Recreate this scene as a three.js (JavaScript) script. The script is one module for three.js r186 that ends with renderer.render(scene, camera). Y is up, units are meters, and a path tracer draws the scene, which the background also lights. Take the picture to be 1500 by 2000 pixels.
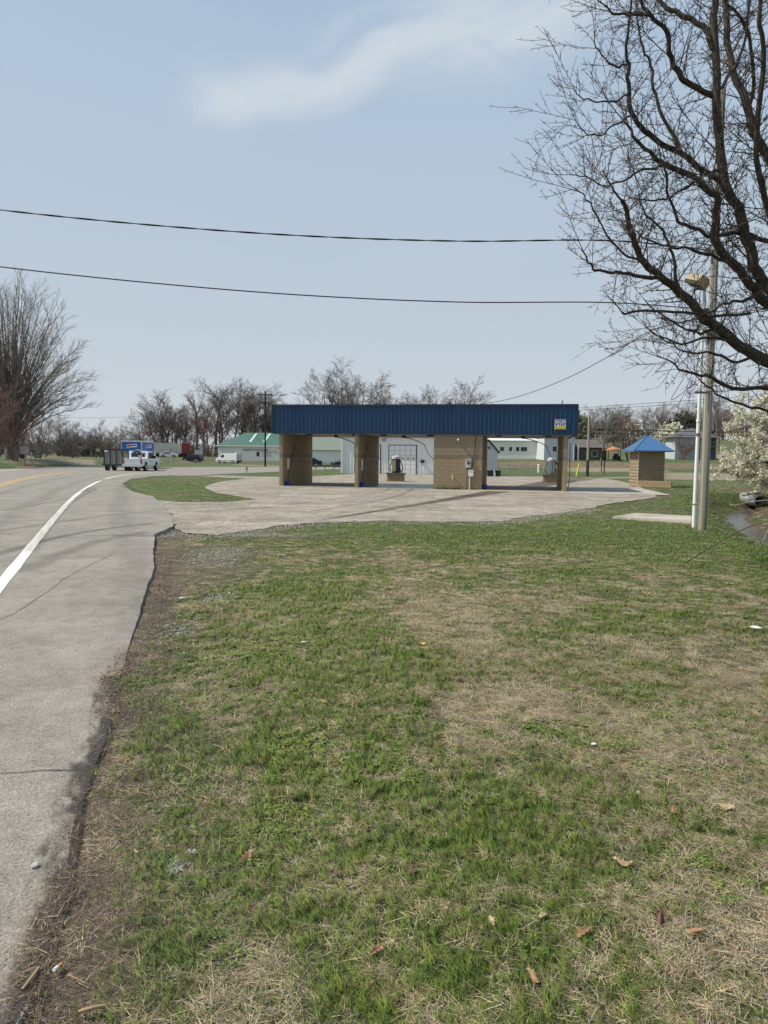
import * as THREE from 'three';
import { mergeGeometries } from 'three/addons/utils/BufferGeometryUtils.js';

// ---------------------------------------------------------------- camera, sky, sun, exposure
const scene = new THREE.Scene();
const FOCAL = 1390, EYE = 1.6;
const camera = new THREE.PerspectiveCamera(2 * Math.atan(1000 / FOCAL) * 180 / Math.PI, 0.75, 0.05, 3000);
camera.rotation.order = 'YXZ';
camera.position.set(0, EYE, 0);
camera.rotation.set(-Math.atan(105 / FOCAL), 0, 0.0122);
camera.updateMatrixWorld(true);
scene.add(camera);

const SUN = new THREE.Vector3(-3.45, 4.4, -0.04).normalize();
const sun = new THREE.DirectionalLight(new THREE.Color().setRGB(1.0, 0.94, 0.82), 5.0);
sun.position.copy(SUN).multiplyScalar(120).add(new THREE.Vector3(0, 0, -40));
sun.target.position.set(0, 0, -40);
sun.castShadow = true; sun.shadow.mapSize.set(4096, 4096); sun.shadow.radius = 1.6; sun.shadow.bias = -0.0005;
Object.assign(sun.shadow.camera, { left: -90, right: 90, top: 90, bottom: -90, near: 1, far: 400 });
scene.add(sun, sun.target);

const renderer = new THREE.WebGLRenderer({ antialias: true });
renderer.toneMapping = THREE.LinearToneMapping;
renderer.toneMappingExposure = 1.08;
renderer.shadowMap.enabled = true;

// ---------------------------------------------------------------- numbers: random, noise
function mul(seed) { let a = seed >>> 0; return () => { a = (a + 0x6D2B79F5) | 0; let t = Math.imul(a ^ (a >>> 15), 1 | a); t = (t + Math.imul(t ^ (t >>> 7), 61 | t)) ^ t; return ((t ^ (t >>> 14)) >>> 0) / 4294967296; }; }
const clamp = (v, a = 0, b = 1) => Math.min(b, Math.max(a, v));
const lerp = (a, b, t) => a + (b - a) * t;
const sst = (a, b, v) => { const t = clamp((v - a) / (b - a)); return t * t * (3 - 2 * t); };
const PERM = (() => { const r = mul(77), p = [...Array(256).keys()]; for (let i = 255; i > 0; i--) { const j = Math.floor(r() * (i + 1)); [p[i], p[j]] = [p[j], p[i]]; } return p.concat(p); })();
const VAL = (() => { const r = mul(99); return Array.from({ length: 256 }, () => r()); })();
function vnoise(x, y, wrap = 0) {
  const xi = Math.floor(x), yi = Math.floor(y), fx = x - xi, fy = y - yi, w = (n) => wrap ? ((n % wrap) + wrap) % wrap : n;
  const h = (a, b) => VAL[PERM[(PERM[w(a) & 255] + (w(b) & 255)) & 255]];
  const u = fx * fx * (3 - 2 * fx), v = fy * fy * (3 - 2 * fy);
  return lerp(lerp(h(xi, yi), h(xi + 1, yi), u), lerp(h(xi, yi + 1), h(xi + 1, yi + 1), u), v);
}
function fbm(x, y, oct = 4, wrap = 0) { let s = 0, a = 0.5, n = 0; for (let i = 0; i < oct; i++) { s += a * vnoise(x, y, wrap); n += a; x = x * 2 + (wrap ? 0 : 17.3); y = y * 2 + (wrap ? 0 : 9.1); wrap *= 2; a *= 0.5; } return s / n; }

// ---------------------------------------------------------------- sky
{
  const W = 2560, H = 1280, d = new Float32Array(W * H * 4);
  const hz = [0.58, 0.62, 0.64], mid = [0.33, 0.452, 0.61], zen = [0.20, 0.33, 0.56];
  for (let j = 0; j < H; j++) {
    const el = ((j + 0.5) / H - 0.5) * Math.PI, y = Math.sin(el), ce = Math.cos(el);
    for (let i = 0; i < W; i++) {
      const az = ((i + 0.5) / W - 0.5) * 2 * Math.PI, x = Math.cos(az) * ce, z = Math.sin(az) * ce, o = (j * W + i) * 4;
      let c;
      if (y < 0) { const t = sst(0, -0.12, y); c = [lerp(hz[0], 0.2, t), lerp(hz[1], 0.2, t), lerp(hz[2], 0.18, t)]; }
      else {
        const t1 = 1 - Math.exp(-y * 3.0), t2 = sst(0.35, 1, y);
        c = [0, 1, 2].map(k => lerp(lerp(hz[k], mid[k], t1), zen[k], t2));
        // high thin cloud: one long streak ahead, fainter wisps all round
        const lon = Math.atan2(x, -z), u = lon, v = el;
        const along = (u - 0.03) * Math.cos(0.25) + (v - 0.50) * Math.sin(0.25), across = -(u - 0.03) * Math.sin(0.25) + (v - 0.50) * Math.cos(0.25);
        const wob = (fbm(along * 7 + 3, across * 7 + 8, 3) - 0.5) * 0.055;
        const width = 0.034 + 0.022 * sst(-0.25, 0.35, along);
        let st = Math.abs(across) > 0.24 || along < -0.4 || along > 0.85 ? 0 : Math.exp(-Math.pow((across + wob) / width, 2)) * sst(-0.35, -0.24, along) * (1 - sst(0.55, 0.8, along));
        if (st > 0.003) st *= sst(0.20, 0.66, fbm(along * 9 + 1, across * 40 + fbm(along * 5, across * 5, 2) * 6, 5) * 0.72 + st * 0.28) * (0.75 + 0.4 * fbm(along * 24 + 9, across * 110, 3));
        const px = x / (y + 0.25), pz = z / (y + 0.25);
        const wisp = y < 0.1 ? 0 : sst(0.52, 0.82, fbm(px * 0.9 + 11, pz * 2.2 + 4, 4)) * sst(0.10, 0.4, y) * 0.38;
        const veil = (fbm(px * 1.6 + 31, pz * 1.6 + 2, 3) - 0.5) * 0.10;
        const cl = clamp(st * 0.95 + wisp * (1 - st) + veil);
        const cc = [0.565, 0.625, 0.685];
        c = c.map((q, k) => lerp(q, cc[k], cl));
      }
      const cs = clamp(x * SUN.x + y * SUN.y + z * SUN.z, -1, 1), ang = Math.acos(cs);
      const glow = 0.9 * Math.exp(-ang / 0.17) + 0.10 * Math.exp(-ang / 0.55);
      d[o] = c[0] + glow; d[o + 1] = c[1] + glow * 0.95; d[o + 2] = c[2] + glow * 0.86; d[o + 3] = 1;
    }
  }
  const t = new THREE.DataTexture(d, W, H, THREE.RGBAFormat, THREE.FloatType);
  t.mapping = THREE.EquirectangularReflectionMapping; t.magFilter = t.minFilter = THREE.LinearFilter; t.needsUpdate = true;
  scene.background = t; scene.environment = t;
}

// ---------------------------------------------------------------- helpers: names, things, meshes
const used = new Map();
function numbered(name) { const n = used.get(name) || 0; used.set(name, n + 1); return n ? `${name}_${String(n).padStart(3, '0')}` : name; }
function tag(o, label, category, group, kind) { o.userData.label = label; o.userData.category = category; if (group) o.userData.group = group; if (kind) o.userData.kind = kind; return o; }
function thing(name, label, category, pos = [0, 0, 0], turn = 0, group) {
  const g = new THREE.Group(); g.name = numbered(name); g.position.set(...pos); g.rotation.y = turn; tag(g, label, category, group); scene.add(g); return g;
}
function solo(name, geo, mat, label, category, group, pos, turn = 0) {
  const m = new THREE.Mesh(geo, mat); m.name = numbered(name); if (pos) m.position.set(...pos); m.rotation.y = turn; tag(m, label, category, group); scene.add(m); return m;
}
function part(parent, name, geo, mat, label) { const m = new THREE.Mesh(Array.isArray(geo) ? merge(geo) : geo, mat); m.name = name; if (label) m.userData.label = label; parent.add(m); return m; }
function setting(name, geo, mat) { const m = new THREE.Mesh(geo, mat); m.name = numbered(name); m.userData.kind = 'structure'; scene.add(m); return m; }
function merge(list) { return mergeGeometries(list.map(g => { const q = g.index ? g.toNonIndexed() : g; for (const k of Object.keys(q.attributes)) if (!['position', 'normal', 'uv'].includes(k)) q.deleteAttribute(k); return q; })); }
function mv(g, x = 0, y = 0, z = 0) { g.translate(x, y, z); return g; }
function box(w, h, d, x = 0, y = 0, z = 0, ry = 0, rz = 0, rx = 0) { const g = new THREE.BoxGeometry(w, h, d); if (rx) g.rotateX(rx); if (rz) g.rotateZ(rz); if (ry) g.rotateY(ry); g.translate(x, y, z); return g; }
function cyl(r0, r1, h, n = 12, x = 0, y = 0, z = 0) { const g = new THREE.CylinderGeometry(r1, r0, h, n); g.translate(x, y + h / 2, z); return g; }
const V3 = (x, y, z) => new THREE.Vector3(x, y, z);
function tube(pts, r, sides = 6, seg) { const c = new THREE.CatmullRomCurve3(pts.map(p => Array.isArray(p) ? V3(...p) : p)); return new THREE.TubeGeometry(c, seg || Math.max(4, pts.length * 4), r, sides, false); }
function poly(pts, depth, bevel = 0) {   // a profile in x,y pushed out along z and centred on it
  const s = new THREE.Shape(pts.map(p => new THREE.Vector2(...p)));
  const g = new THREE.ExtrudeGeometry(s, { depth, bevelEnabled: bevel > 0, bevelSize: bevel, bevelThickness: bevel, bevelSegments: 2, steps: 1 });
  g.translate(0, 0, -depth / 2); return g;
}
function mat(r, g, b, rough = 0.8, extra = {}) { const m = new THREE.MeshStandardMaterial({ roughness: rough, ...extra }); m.color.setRGB(r, g, b); return m; }

// the asphalt's broken right edge as sighted from the viewpoint
const EDGE_PX = [[55, 1979], [76, 1872], [104, 1800], [127, 1752], [136, 1690], [150, 1625], [161, 1575], [183, 1511], [204, 1447], [219, 1388], [216, 1335], [240, 1307], [257, 1256], [270, 1205], [285, 1150], [300, 1112], [299, 1076], [301, 1046], [340, 1028], [334, 1008], [307, 978], [298, 970], [259, 961], [239, 946]];
// ---------------------------------------------------------------- helpers: surveying from the viewpoint
const ray = (px, py) => V3((px - 750) / FOCAL, -(py - 1000) / FOCAL, -1).applyQuaternion(camera.quaternion);
function at(px, py, depth) { const r = ray(px, py), t = depth / -r.z; return V3(r.x * t, EYE + r.y * t, -depth); }
const interp = (tab, v) => { if (v <= tab[0][0]) return tab[0][1]; for (let i = 1; i < tab.length; i++) if (v <= tab[i][0]) { const [a, b] = [tab[i - 1], tab[i]]; return lerp(a[1], b[1], (v - a[0]) / (b[0] - a[0])); } return tab[tab.length - 1][1]; };
const STREAM = [[5.6, -4], [6.0, 2], [6.9, 8], [8.9, 13], [12.0, 22.5], [14.8, 30], [18.6, 36.2]];
function segDist(x, z, L) { let best = 1e9; for (let i = 1; i < L.length; i++) { const [ax, az] = L[i - 1], [bx, bz] = L[i], dx = bx - ax, dz = bz - az, t = clamp(((x - ax) * dx + (z - az) * dz) / (dx * dx + dz * dz)), d = Math.hypot(x - ax - t * dx, z - az - t * dz); if (d < best) best = d; } return best; }
const RIGHT = [[74, 0], [90, 0.62], [93, 0.72], [96, 1.42], [125, 2.05], [180, 4.6], [300, 11.2], [420, 15], [700, 16]];
let edgeCache; const roadEdge = () => edgeCache || (edgeCache = [[-0.55, -8], [-1.12, 0.3], ...EDGE_PX.slice(0, 19).map(([a, b]) => flat(a, b))]);
function terrain(x, Z) {
  let y = -0.012;
  if (Z > 60) {
    const m = sst(2, 20 + 0.22 * Math.max(0, Z - 90), x);
    y += interp(RIGHT, Z) * m;
    if (Z > 150) y += (Math.min(Z, 420) - 150) * 0.009 * (1 - m);
    y += 0.85 * sst(-41, -47, x) * sst(66, 84, Z);
  }
  if (Z < 45 && x > 2) {
    const wob = (vnoise(x * 0.9 + 3, Z * 0.9) - 0.5) * 0.7 + (vnoise(x * 3, Z * 3) - 0.5) * 0.25;
    const d = segDist(x, Z, STREAM) + wob;
    const f = (1 - sst(0.15, 2.1, d)) * (1 - sst(36.1, 37.4, Z));
    y -= 0.80 * f;
  }
  if (Z < 60) y += (fbm(x * 0.8 + 40, Z * 0.8 + 7, 3) - 0.5) * 0.024 - 0.006 * vnoise(x * 5, Z * 5);
  if (Z < 18 && x < 1.5) { const e = segDist(x, Z, roadEdge()); y += (1 - sst(0.05, 0.7, e)) * lerp(0.016, -0.036, sst(6.0, 8.5, Z)); }
  return y;
}
function ground(px, py) {            // where a sight line meets the terrain, as [x, distance ahead]
  const r = ray(px, py); let t = 1;
  for (let i = 0; i < 4000; i++) { const x = r.x * t, Z = -r.z * t, y = EYE + r.y * t; if (y <= terrain(x, Z) + 0.02 || Z > 600) break; t += Math.max(0.02, (y - terrain(x, Z)) * 0.6); }
  return [r.x * t, -r.z * t];
}
const flat = (px, py) => { const r = ray(px, py), t = -EYE / r.y; return [r.x * t, -r.z * t]; };
function inside(x, z, P) { let c = false; for (let i = 0, j = P.length - 1; i < P.length; j = i++) { const [xi, zi] = P[i], [xj, zj] = P[j]; if ((zi > z) !== (zj > z) && x < (xj - xi) * (z - zi) / (zj - zi) + xi) c = !c; } return c; }
function rough(P, step, amp, seed, closed = true) {   // a surveyed outline with the small wander real edges have
  const out = [], n = P.length, m = closed ? n : n - 1;
  for (let i = 0; i < m; i++) { const a = P[i], b = P[(i + 1) % n], L = Math.hypot(b[0] - a[0], b[1] - a[1]), k = Math.max(1, Math.min(60, Math.round(L / step)));
    for (let q = 0; q < k; q++) { const t = q / k, x = lerp(a[0], b[0], t), z = lerp(a[1], b[1], t), nx = -(b[1] - a[1]) / (L || 1), nz = (b[0] - a[0]) / (L || 1), w = (fbm(x * 1.7 + seed, z * 1.7, 4) - 0.5) * 2 * amp; out.push([x + nx * w, z + nz * w]); } }
  if (!closed) out.push(P[n - 1]);
  return out;
}
function sheet(P, y, y0) {           // a level sheet (x, distance) at height y; y0 gives it a side skirt
  const s = new THREE.Shape(P.map(([x, z]) => new THREE.Vector2(x, z)));
  const g0 = new THREE.ShapeGeometry(s), p = g0.attributes.position, uv = g0.attributes.uv, nm = g0.attributes.normal;
  for (let i = 0; i < p.count; i++) { const x = p.getX(i), z = p.getY(i); p.setXYZ(i, x, y, -z); uv.setXY(i, x, z); nm.setXYZ(i, 0, 1, 0); }
  if (y0 === undefined) return g0;
  const pos = [], n2 = [], u2 = [], ar = THREE.ShapeUtils.area(P.map(([x, z]) => ({ x, y: z })));
  for (let i = 0; i < P.length; i++) {
    let a = P[i], b = P[(i + 1) % P.length]; if (ar < 0) [a, b] = [b, a];
    const L = Math.hypot(b[0] - a[0], b[1] - a[1]) || 1, ox = (b[1] - a[1]) / L * 0.05, oz = -(b[0] - a[0]) / L * 0.05;
    const A = [a[0], y, -a[1]], B = [b[0], y, -b[1]], C = [b[0] + ox * 0.25, y0, -b[1] - oz * 0.25], D = [a[0] + ox * 0.25, y0, -a[1] - oz * 0.25];
    pos.push(...A, ...D, ...C, ...A, ...C, ...B); for (let q = 0; q < 6; q++) n2.push(ox / 0.05, 0.4, -oz / 0.05);
    u2.push(a[0], a[1], a[0] + 0.05, a[1], b[0] + 0.05, b[1], a[0], a[1], b[0] + 0.05, b[1], b[0], b[1]);
  }
  const g1 = new THREE.BufferGeometry(); g1.setAttribute('position', new THREE.Float32BufferAttribute(pos, 3)); g1.setAttribute('normal', new THREE.Float32BufferAttribute(n2, 3)); g1.setAttribute('uv', new THREE.Float32BufferAttribute(u2, 2));
  return merge([g0, g1]);
}
function ribbon(L, w, y, wob = 0, seed = 0) {   // a strip along a line of (x, distance)
  const c = new THREE.CatmullRomCurve3(L.map(([x, z]) => V3(x, 0, -z))), len = c.getLength(), n = Math.min(400, Math.max(6, Math.ceil(len / 0.4)));
  const pos = [], nor = [], uv = [], idx = [];
  for (let i = 0; i <= n; i++) { const p = c.getPointAt(i / n), t = c.getTangentAt(i / n), ww = (typeof w === 'function' ? w(i / n) : w) / 2, sx = -t.z, sz = t.x; 
    for (const s of [-1, 1]) { const k = ww + wob * (vnoise(i * 0.7 + seed, s * 3 + 9) - 0.5); pos.push(p.x + s * sx * k, y, p.z + s * sz * k); nor.push(0, 1, 0); uv.push(s > 0 ? 1 : 0, i / n * len); }
    if (i < n) { const a = i * 2; idx.push(a, a + 1, a + 2, a + 1, a + 3, a + 2); } }
  const g = new THREE.BufferGeometry(); g.setAttribute('position', new THREE.Float32BufferAttribute(pos, 3)); g.setAttribute('normal', new THREE.Float32BufferAttribute(nor, 3)); g.setAttribute('uv', new THREE.Float32BufferAttribute(uv, 2)); g.setIndex(idx); return g;
}

// ---------------------------------------------------------------- textures and materials
function tex(n, fn, srgb = true, repeat = 1) {   // fn(u, v, i, j) -> [r, g, b, a] in 0..1 display values
  const d = new Uint8Array(n * n * 4);
  for (let j = 0; j < n; j++) for (let i = 0; i < n; i++) { const c = fn(i / n, j / n, i, j), o = (j * n + i) * 4; for (let k = 0; k < 3; k++) d[o + k] = clamp(c[k]) * 255; d[o + 3] = c[3] === undefined ? 255 : clamp(c[3]) * 255; }
  const t = new THREE.DataTexture(d, n, n); t.wrapS = t.wrapT = THREE.RepeatWrapping; t.magFilter = THREE.LinearFilter; t.minFilter = THREE.LinearMipmapLinearFilter; t.generateMipmaps = true;
  if (srgb) t.colorSpace = THREE.SRGBColorSpace; t.repeat.set(repeat, repeat); t.needsUpdate = true; return t;
}
const grain = (() => { const r = mul(5), n = 1024, a = new Float32Array(n * n); for (let i = 0; i < a.length; i++) a[i] = r(); return (i, j) => a[((j & 1023) << 10) | (i & 1023)]; })();
const soft = (i, j) => (grain(i, j) * 2 + grain(i + 1, j) + grain(i, j + 1) + grain(i - 1, j) + grain(i, j - 1)) / 6;
// asphalt: worn pale binder with darker and lighter chips; large patches of wear
const asphaltMap = tex(1024, (u, v, i, j) => { const g = soft(i, j), ch = grain(i >> 1, j >> 1), big = fbm(u * 6, v * 6, 4, 6), b2 = fbm(u * 32 + 5, v * 32, 3, 32); let l = 0.50 + (g - 0.5) * 0.30 + (big - 0.5) * 0.14 + (b2 - 0.5) * 0.1; if (ch > 0.965) l += 0.10; if (ch < 0.05) l -= 0.13; return [l * 1.0, l * 0.957, l * 0.88]; }, true, 1 / 3);
const asphaltBump = tex(1024, (u, v, i, j) => { const l = soft(i, j) * 0.6 + grain(i >> 1, j >> 1) * 0.4; return [l, l, l]; }, false, 1 / 3);
const gravelMap = tex(1024, (u, v, i, j) => { const g = soft(i, j), ch = grain(i >> 1, j >> 1), ch2 = grain((i >> 2) + 300, (j >> 2) + 77), big = fbm(u * 5, v * 5, 5, 5); const mid = fbm(u * 26 + 3, v * 26, 3, 26), ch3 = grain((i >> 3) + 90, (j >> 3) + 40); let l = 0.525 + (g - 0.5) * 0.26 + (ch - 0.5) * 0.16 + (big - 0.5) * 0.24 + (mid - 0.5) * 0.20; if (ch3 > 0.93) l += 0.07; if (ch3 < 0.07) l -= 0.09; if (ch2 > 0.95) l += 0.14; if (ch2 < 0.06) l -= 0.15; return [l * 1.0, l * 0.945, l * 0.845]; }, true, 1 / 6.5);
const gravelBump = tex(1024, (u, v, i, j) => { const l = grain(i >> 1, j >> 1) * 0.5 + grain((i >> 2) + 300, (j >> 2) + 77) * 0.5; return [l, l, l]; }, false, 1 / 4);
const concreteMap = tex(512, (u, v, i, j) => { const g = soft(i, j), big = fbm(u * 5, v * 5, 5, 5); const l = 0.60 + (g - 0.5) * 0.12 + (big - 0.5) * 0.30; return [l, l * 0.955, l * 0.87]; }, true, 1 / 3);
const thatchMap = tex(1024, (u, v, i, j) => { const g = soft(i, j), str = vnoise(i * 0.33 + (j >> 3) * 7.1, j * 0.06), st2 = vnoise(i * 0.05 + 40, j * 0.4 + (i >> 3) * 3.3), big = fbm(u * 8, v * 8, 4, 8); const l = 0.70 + (g - 0.5) * 0.35 + (Math.max(str, st2) - 0.6) * 0.5 + (big - 0.5) * 0.35; return [l, l * 0.98, l * 0.94]; }, true, 1 / 2.5);
const barkBump = tex(256, (u, v) => { const l = fbm(u * 8, v * 4, 4, 4) * 0.6 + vnoise(u * 24, v * 5, 0) * 0.4; return [l, l, l]; }, false);
const barkMap = tex(512, (u, v, i, j) => { const f = fbm(u * 10, v * 6, 5, 2), pl = vnoise(u * 40, v * 9), li = sst(0.56, 0.70, fbm(u * 14 + 3, v * 12 + 8, 4)); const l = 0.235 + (f - 0.5) * 0.22 + (pl - 0.5) * 0.14 + (grain(i, j) - 0.5) * 0.08; return [lerp(l * 1.12, 0.46, li * 0.6), lerp(l * 0.98, 0.44, li * 0.6), lerp(l * 0.84, 0.34, li * 0.6)]; });
const woodMap = tex(512, (u, v) => { const s = vnoise(u * 90, v * 2.2), b = fbm(u * 7, v * 3, 4), k = vnoise(u * 200, v * 5); const sp = sst(0.80, 0.9, vnoise(u * 36 + 5, v * 1.6)); const l = 0.58 + (s - 0.5) * 0.34 + (b - 0.5) * 0.34 + (k - 0.5) * 0.14 - sp * 0.22; return [l * 0.97, l * 0.935, l * 0.85]; });
const alphaGrit = tex(512, (u, v, i, j) => { const a = 0.3 + 1.5 * (fbm(u * 10, v * 10, 5, 10) - 0.35) + (grain(i, j) - 0.5) * 0.5; return [a, a, a]; }, false, 1);
const streakAlpha = tex(512, (u, v, i, j) => { const e = Math.sin(Math.PI * clamp(u)); const a = Math.pow(e, 0.7) * (0.25 + 0.9 * fbm(u * 7, v * 5, 4)) * (0.7 + 0.6 * grain(i, j)); return [a, a, a]; }, false);

const M = {
  asphalt: new THREE.MeshStandardMaterial({ map: asphaltMap, bumpMap: asphaltBump, bumpScale: 0.004, roughness: 0.92 }),
  gravel: new THREE.MeshStandardMaterial({ map: gravelMap, bumpMap: gravelBump, bumpScale: 0.008, roughness: 0.95 }),
  concrete: new THREE.MeshStandardMaterial({ map: concreteMap, roughness: 0.9 }),
  whitePaint: mat(0.78, 0.77, 0.71, 0.75), yellowPaint: mat(0.62, 0.34, 0.07, 0.75),
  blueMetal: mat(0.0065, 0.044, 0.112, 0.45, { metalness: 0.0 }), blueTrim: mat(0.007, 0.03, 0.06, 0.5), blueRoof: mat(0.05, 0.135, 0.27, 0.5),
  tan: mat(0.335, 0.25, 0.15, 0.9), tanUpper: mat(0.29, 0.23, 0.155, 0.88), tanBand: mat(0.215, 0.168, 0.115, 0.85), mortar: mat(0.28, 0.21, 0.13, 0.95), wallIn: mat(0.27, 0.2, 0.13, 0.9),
  soffit: mat(0.55, 0.52, 0.45, 0.7), black: mat(0.012, 0.012, 0.013, 0.5), dark: mat(0.03, 0.03, 0.033, 0.6), rubber: mat(0.016, 0.016, 0.017, 0.85),
  white: mat(0.76, 0.76, 0.74, 0.5), whiteMetal: mat(0.79, 0.79, 0.77, 0.5), grey: mat(0.32, 0.32, 0.32, 0.6), lightGrey: mat(0.52, 0.53, 0.53, 0.5), steel: mat(0.55, 0.55, 0.54, 0.42, { metalness: 0.6 }), darkSteel: mat(0.18, 0.18, 0.18, 0.5, { metalness: 0.5 }),
  glass: mat(0.02, 0.025, 0.03, 0.12), chrome: mat(0.7, 0.7, 0.7, 0.2, { metalness: 1 }), red: mat(0.4, 0.03, 0.02, 0.4), orange: mat(0.65, 0.2, 0.05, 0.6), bucketBlue: mat(0.012, 0.03, 0.32, 0.5),
  pole: new THREE.MeshStandardMaterial({ map: woodMap, bumpMap: woodMap, bumpScale: 0.01, roughness: 0.95 }), creosote: mat(0.035, 0.028, 0.022, 0.9), greyWood: mat(0.30, 0.27, 0.22, 0.9),
  bark: mat(1, 1, 1, 0.95, { map: barkMap, bumpMap: barkBump, bumpScale: 0.035 }), twig: mat(0.075, 0.058, 0.046, 0.9), farBark: mat(0.15, 0.125, 0.105, 0.95), redBark: mat(0.165, 0.10, 0.085, 0.95), greyBark: mat(0.18, 0.155, 0.132, 0.95),
  roofGreen: mat(0.04, 0.105, 0.08, 0.55), roofSage: mat(0.15, 0.185, 0.145, 0.6), roofGrey: mat(0.10, 0.10, 0.105, 0.85), wire: mat(0.02, 0.02, 0.021, 0.6), yellow: mat(0.65, 0.52, 0.06, 0.6),
};

// ================================================================ THE SETTING
const ROAD = 0.02;
const g2 = (L) => L.map(([px, py]) => flat(px, py));
const gt = (L) => L.map(([px, py]) => ground(px, py));
const EDGE = [[-0.55, -8], [-1.12, 0.3], ...g2(EDGE_PX)];
const roadOutline = [...rough(rough(EDGE, 0.25, 0.03, 3, false), 0.07, 0.022, 8, false), ...g2([[254, 937], [294, 931], [332, 929], [390, 929.5], [428, 926.5], [490, 924], [545, 921.5], [640, 917]]), ...[[8, 110], [8, 130]], ...g2([[545, 912], [440, 912], [330, 912.3], [250, 911], [215, 910], [185, 909], [140, 911], [100, 913], [60, 914], [0, 916]]), [-44, 60], [-30, 20], [-22, -8]];
const lotOutline = [...rough(g2([[307, 978], [340, 1028], [352, 1041], [420, 1046], [480, 1038], [560, 1026], [620, 1020], [760, 1017], [900, 1020], [980, 1018], [1040, 1007], [1100, 1001], [1140, 996], [1188, 985], [1240, 977], [1284, 970.5]]), 0.3, 0.22, 9, false), ...g2([[1262, 957], [1240, 946], [1212, 940], [1180, 934], [1107, 931.5]]), [21, 68], [10, 70.5], [-3, 73], [-3.4, 70], ...g2([[608, 931], [545, 931.5], [480, 930.5], [428, 928], [390, 930.5], [440, 933], [484, 935], [433, 940], [404, 948], [400, 953], [423, 963], [500, 975.5], [436, 981], [358, 981], [306, 977]])];
const FRONT = 90;
const slabOutline = g2([[1197, 1012], [1240, 1005], [1352, 1011], [1350, 1022]]);
const island = g2([[241, 945], [256, 937], [294, 931], [332, 929], [390, 932], [484, 935], [433, 940], [400, 950], [423, 963], [501, 976], [436, 980], [358, 980], [306, 976], [259, 961]]);

// which ground lies where, beyond the near lawn
const farGravel = [
  gt([[1107, 908.5], [1240, 908.5], [1236, 917], [1140, 917.5], [1107, 918]]), gt([[1107, 917], [1300, 917], [1300, 920.5], [1107, 921]]),
  gt([[1296, 923], [1500, 924], [1500, 937.5], [1420, 937], [1296, 936]]), gt([[1180, 931], [1240, 930.5], [1240, 933.5], [1180, 934]]),
  gt([[60, 898], [110, 897], [185, 898], [186, 908], [150, 907.5], [70, 905.5], [0, 905], [0, 901]]), gt([[0, 887.5], [45, 888], [140, 893], [70, 894.5], [0, 893]]),
  gt([[455, 907], [620, 911], [620, 912.6], [455, 908.6]]), gt([[250, 899.5], [380, 901.5], [380, 903], [250, 901.2]]),
].filter(P => P.length > 2);
const bank = (x, Z) => x > 15 && Z > 92.4 && Z < 97.5;
const C = { lawn: [0.070, 0.108, 0.015], field: [0.07, 0.118, 0.017], thatch: [0.20, 0.165, 0.095], soil: [0.105, 0.078, 0.055], gravel: [0.31, 0.275, 0.21], brown: [0.20, 0.15, 0.105], litter: [0.085, 0.062, 0.045], pale: [0.30, 0.26, 0.2] };
const mix3 = (a, b, t) => [lerp(a[0], b[0], t), lerp(a[1], b[1], t), lerp(a[2], b[2], t)];

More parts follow.
